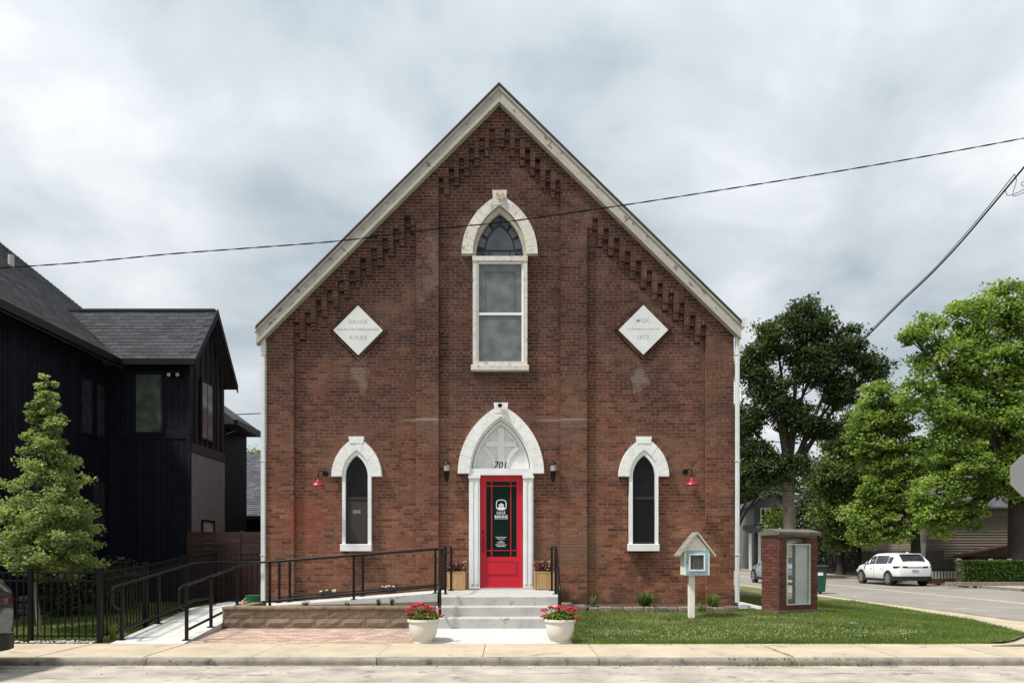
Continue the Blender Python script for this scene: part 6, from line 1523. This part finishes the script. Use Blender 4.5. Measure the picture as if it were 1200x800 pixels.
# black iron fence far up the street
f3 = thing('iron_fence', (24.2, 55, .1), 'black iron picket fence along the far sidewalk beyond the white SUV', 'fence')
q = MB()
for y in np.arange(41, 76, .16): q.box(23.9, 23.93, y, y + .03, .1, 1.75)
q.build('pickets', BLACK, f3, kind='stuff')
q = MB(); q.box(23.89, 23.94, 41, 76, 1.6, 1.64); q.box(23.89, 23.94, 41, 76, .25, .29); q.build('rails', BLACK, f3)
HG = 'dark hedges beyond the iron fence'
for i, (px, y, rx, rz, lab) in enumerate(((878, 68, 1.6, 1.7, 'dark hedge in front of the white house, just right of the church corner'), (985, 57, 1.8, 3.1, 'dark rounded shrub behind the iron fence, left of the white SUV'), (966, 62, 1.9, 3.1, 'dark shrub behind the iron fence, right of the notice pillar'), (1022, 52, 1.3, 2.3, 'low dark shrub just above the white SUV'))):
    shrub('dark_shrub', lab, L_SHRUB, max(X(px, y), 24.3 + rx * .6), y, .1, rx, 1.2, rz, 1500, .2, 100 + i, HG)
shrub('lime_shrub', 'bright lime green bush showing above the cap of the notice pillar', L_GERAN, X(912, 60), 60, 1.8, 1.4, 1.2, 3.2, 1400, .26, 110)
shrub('lime_shrub', 'pale green bush right of the tree trunk above the notice pillar', L_HEDGE, X(946, 62), 62, 1.2, 1.6, 1.2, 2.8, 1400, .26, 111)

# ================================================================== HOUSES FAR OFF
def lap_house(name, label, px0, px1, Y_, pyt, pybase, matw, depth, roof=None, wins=(), lap=.14, trim=None, mato=None, pitch=.6, ridge='x'):
    t = thing(name, ((X(px0, Y_) + X(px1, Y_)) / 2, Y_ + depth / 2, .1), label, 'house')
    x0, x1, z1 = X(px0, Y_), X(px1, Y_), Z(pyt, Y_)
    q = MB(); q.box(x0, x1, Y_ + .02, Y_ + depth, .0, z1); q.build('wall', matw, t)
    q = MB(); z = .3
    while z < z1 - .02: q.add([(x0, Y_ - .03, z), (x1, Y_ - .03, z), (x1, Y_ + .018, z + lap), (x0, Y_ + .018, z + lap), (x0, Y_ + .02, z), (x1, Y_ + .02, z)], [(0, 1, 2, 3), (4, 5, 1, 0)]); z += lap
    z = .3
    while z < z1 - .02: q.add([(x0 - .02, Y_ + depth, z), (x0 - .02, Y_, z), (x0, Y_, z + lap), (x0, Y_ + depth, z + lap)], [(0, 1, 2, 3)]); z += lap
    q.build('lap_siding', matw, t, kind='stuff')
    if roof:
        m_ = Y_ + depth / 2; rz_ = z1 + depth / 2 * pitch
        if ridge == 'x':
            q = MB(); q.prismx([(Y_ - .4, z1 - .1), (m_, rz_ + .1), (Y_ + depth + .4, z1 - .1), (Y_ + depth + .4, z1), (m_, rz_ + .25), (Y_ - .4, z1)], x0 - .4, x1 + .4); q.build('roof', roof, t)
        else:
            mx__ = (x0 + x1) / 2; rz_ = z1 + (x1 - x0) / 2 * pitch
            q = MB(); q.prism([(x0, z1), (x1, z1), (mx__, rz_)], Y_ + .01, Y_ + depth); q.build('gable', matw, t)
            for s_ in (-1, 1):
                xe = mx__ + s_ * ((x1 - x0) / 2 + .4); q = MB(); q.prism([(xe, z1 - .2), (mx__, rz_ + .05), (mx__, rz_ + .2), (xe, z1 - .02)], Y_ - .35, Y_ + depth + .3); q.build('roof', roof, t)
    for (wx0, wx1, wz0, wz1) in wins:
        a, b, c, d = X(wx0, Y_), X(wx1, Y_), Z(wz0, Y_), Z(wz1, Y_)
        q = MB(); w_ = .1
        q.box(a - w_, a, Y_ - .10, Y_ + .03, c - w_, d + w_); q.box(b, b + w_, Y_ - .10, Y_ + .03, c - w_, d + w_); q.box(a, b, Y_ - .10, Y_ + .03, c - w_, c); q.box(a, b, Y_ - .10, Y_ + .03, d, d + w_)
        wn = q.build('window', trim or WHITE, t); q = MB(); q.box(a, b, Y_ - .055, Y_ - .035, c, d); q.build('pane', WINDARK, wn)
    return t
GR = M('grey_roof', (.075, .075, .082), .9, .2, 3); WS = M('white_siding', (.62, .64, .65), .7, .08, 2); GS = M('grey_siding', (.13, .13, .125), .8, .1, 2); BSD = M('brown_siding', (.155, .125, .095), .75, .10, 2, attr=True, attrvar=.18)  # grey_siding darkened: the shade on that house is put into its colour
lap_house('white_house', 'white clapboard house seen in the gap right of the church downspout', 868, 884, 78, 596, 655, WS, 8, GR, [(874, 877, 618, 604), (873, 876, 645, 628)], pitch=.5)
gh = lap_house('grey_house', 'grey two storey house with steep dark roof and porch behind the notice pillar', 884, 925, 72, 592, 655, GS, 9, GR, [(892, 895.5, 612, 596), (898, 901.5, 612, 596)], ridge='y', pitch=.9)
q = MB(); Yp = 70; q.prismx([(Yp, Z(622, Yp)), (Yp + 2, Z(614, Yp)), (Yp + 2, Z(620, Yp)), (Yp, Z(624, Yp))][::-1], X(878, Yp), X(905, Yp)); q.build('porch_roof', GR, gh)
for px in (880, 891, 903): q = MB(); x = X(px, Yp); q.box(x - .1, x + .1, Yp + .1, Yp + .3, .1, Z(624, Yp)); q.build('porch_post', WS, gh)
lap_house('brown_house', 'house with brown horizontal lap siding behind the hedge at the right edge', 1086, 1260, 43, 594, 670, BSD, 8, GR, [], lap=.16, pitch=.5)
RMP = M('dark_red_ramp', (.045, .018, .014), .8)
q = MB(); Yr = 41.5; q.prism([(X(1128, Yr), Z(652, Yr)), (X(1190, Yr), Z(652, Yr)), (X(1200, Yr), Z(637, Yr)), (X(1186, Yr), Z(638, Yr)), (X(1150, Yr), Z(646, Yr))], Yr, Yr + 1.3); q.box(X(1140, Yr), X(1200, Yr), Yr + .1, Yr + 1.2, .05, Z(652, Yr))
tag(q.build('porch_ramp', RMP), 'dark red wooden porch ramp along the brown house', 'porch')
lap_house('pale_house', 'pale house with white trimmed windows glimpsed above the white SUV', 1000, 1072, 60, 612, 655, M('blue_grey_siding', (.20, .23, .25), .8, .1), 7, GR, [(1004, 1007, 651, 634), (1011, 1014, 651, 634), (1036, 1041, 652, 636), (1058, 1062, 652, 636)], pitch=.5)
q = MB(); q.box(X(1079, 42), X(1084.5, 42), 42, 42.2, .1, Z(636, 42)); tag(q.build('white_post', WS), 'broad white porch post between the tree trunk and the brown house', 'post')

# ================================================================== WIRES
WIRE = M('wire', (.007, .007, .008), .8, .1, spec=.08)
def wire(name, label, pts, r, twist=0, group=None, extra=None):
    """pts: (px, py, Y) along the wire, smoothed with a Catmull-Rom pass"""
    P = [Vector((X(a, y), y, Z(b, y))) for a, b, y in pts]; out_ = []
    for i in range(len(P) - 1):
        p0, p1, p2, p3 = P[max(i - 1, 0)], P[i], P[i + 1], P[min(i + 2, len(P) - 1)]
        for k in range(10):
            t_ = k / 10; out_.append(.5 * ((2 * p1) + (p2 - p0) * t_ + (2 * p0 - 5 * p1 + 4 * p2 - p3) * t_ ** 2 + (3 * p1 - p0 - 3 * p2 + p3) * t_ ** 3))
    out_.append(P[-1]); t = thing(name, P[0], label, 'wire', group)
    if twist:
        L_ = 0; o1 = []; o2 = []; dense = []
        for a, b in zip(out_, out_[1:]): dense += [a.lerp(b, k / 4) for k in range(4)]
        dense.append(out_[-1])
        for i, p in enumerate(dense):
            if i: L_ += (p - dense[i - 1]).length
            an = L_ * twist; d = Vector((0, math.cos(an), math.sin(an))) * r * 1.0; o1.append(p + d); o2.append(p - d)
        for o_ in (o1, o2): q = MB(); q.tube(o_, r, 5, cap=False); q.build('strand', WIRE, t)
    else:
        q = MB(); q.tube(out_, r, 6); q.build('strand', WIRE, t)
    return t
wire('overhead_wire', 'long twisted cable crossing in front of the church gable from left to right',
     [(-260, 325, 12.0), (-120, 320.5, 12.0), (0, 314, 12.0), (100, 307, 12.0), (200, 297.5, 12.0), (300, 290, 12.0), (400, 282, 12.0), (500, 269.5, 12.0), (600, 259, 12.0), (730, 240.5, 12.0), (830, 225, 12.0), (950, 206, 12.0), (1080, 184, 12.0), (1200, 162, 12.0), (1330, 136, 12.0), (1500, 98, 12.0)], .0058, twist=9)
wire('service_cable', 'thick service cable rising from the church side to the pole beyond the upper right corner',
     [(867, 513.5, 17.2), (905, 490, 16.6), (950, 457, 16), (985, 425, 15.4), (1020, 390, 14.8), (1055, 355, 14.2), (1090, 322, 13.6), (1125, 285, 13), (1165, 238, 12.4), (1200, 196, 11.8), (1250, 135, 11), (1300, 74, 10.4)], .016)
wire('service_cable', 'upper thinner service cable running beside the thick one into the dark tree',
     [(840, 483, 19.5), (868, 470, 19), (905, 458, 17.8), (946, 443, 16.4), (985, 419, 15.4), (1020, 387, 14.8), (1055, 352.5, 14.2), (1092, 317.5, 13.6), (1125, 281.5, 13), (1160, 240, 12.4), (1189, 204, 11.9)], .007)
wire('splice_loop', 'thin slack wire loops hanging at the service cable in the upper right corner', [(1178, 222, 12.2), (1181, 229, 12.2), (1192, 226, 12.0), (1203, 220, 11.8), (1215, 212, 11.7)], .005)
wire('splice_loop', 'second slack wire loop just below the service cable at the right edge', [(1189, 205, 12), (1191, 212, 12), (1187, 227, 12), (1190, 229.5, 12), (1204, 223.5, 11.9), (1216, 216, 11.8)], .005)
wire('splice_loop', 'small curled wire end beside the service cable at the right edge', [(1208, 212, 12), (1199, 213, 12), (1197, 216, 12), (1201, 219, 12), (1210, 219, 12)], .005)
wire('street_wire', 'thin distant wire crossing the trees right of the church', [(855, 514, 30), (900, 517, 34), (950, 520, 38), (1010, 521, 42)], .018)
wire('street_wire', 'faint lower wire crossing in front of the grey house', [(855, 573, 40), (900, 574, 42), (940, 576, 44), (1000, 580, 46)], .02)
wire('street_wire', 'thin wire in the sky between the black house and the church', [(262, 486, 30), (300, 484.5, 30), (330, 483, 30)], .018)

up_ = thing('utility_pole', (8.62, 10.75, .1), 'weathered wooden utility pole at the street corner carrying the service cable', 'utility pole')
q = MB(); q.tube([(8.62, 10.75, .05), (8.62, 10.75, 9.6)], .15, 12, r2=.11); autosmooth(q.build('pole', BARK, up_), 60)
q = MB(); q.bar((7.9, 10.62, 8.9), (9.35, 10.62, 8.9), .09, .11); q.build('crossarm', BARK, up_)
for x_ in (8.0, 8.4, 8.85, 9.25): q = MB(); q.lathe([(0, 0), (.03, 0), (.045, .04), (.03, .1), (0, .11)], (x_, 10.62, 8.955), 10); q.build('insulator', M('insulator', (.25, .24, .22), .3, bump=0), up_)
# make sure nothing stays selected or hidden
for o in bpy.data.objects: o.select_set(False)
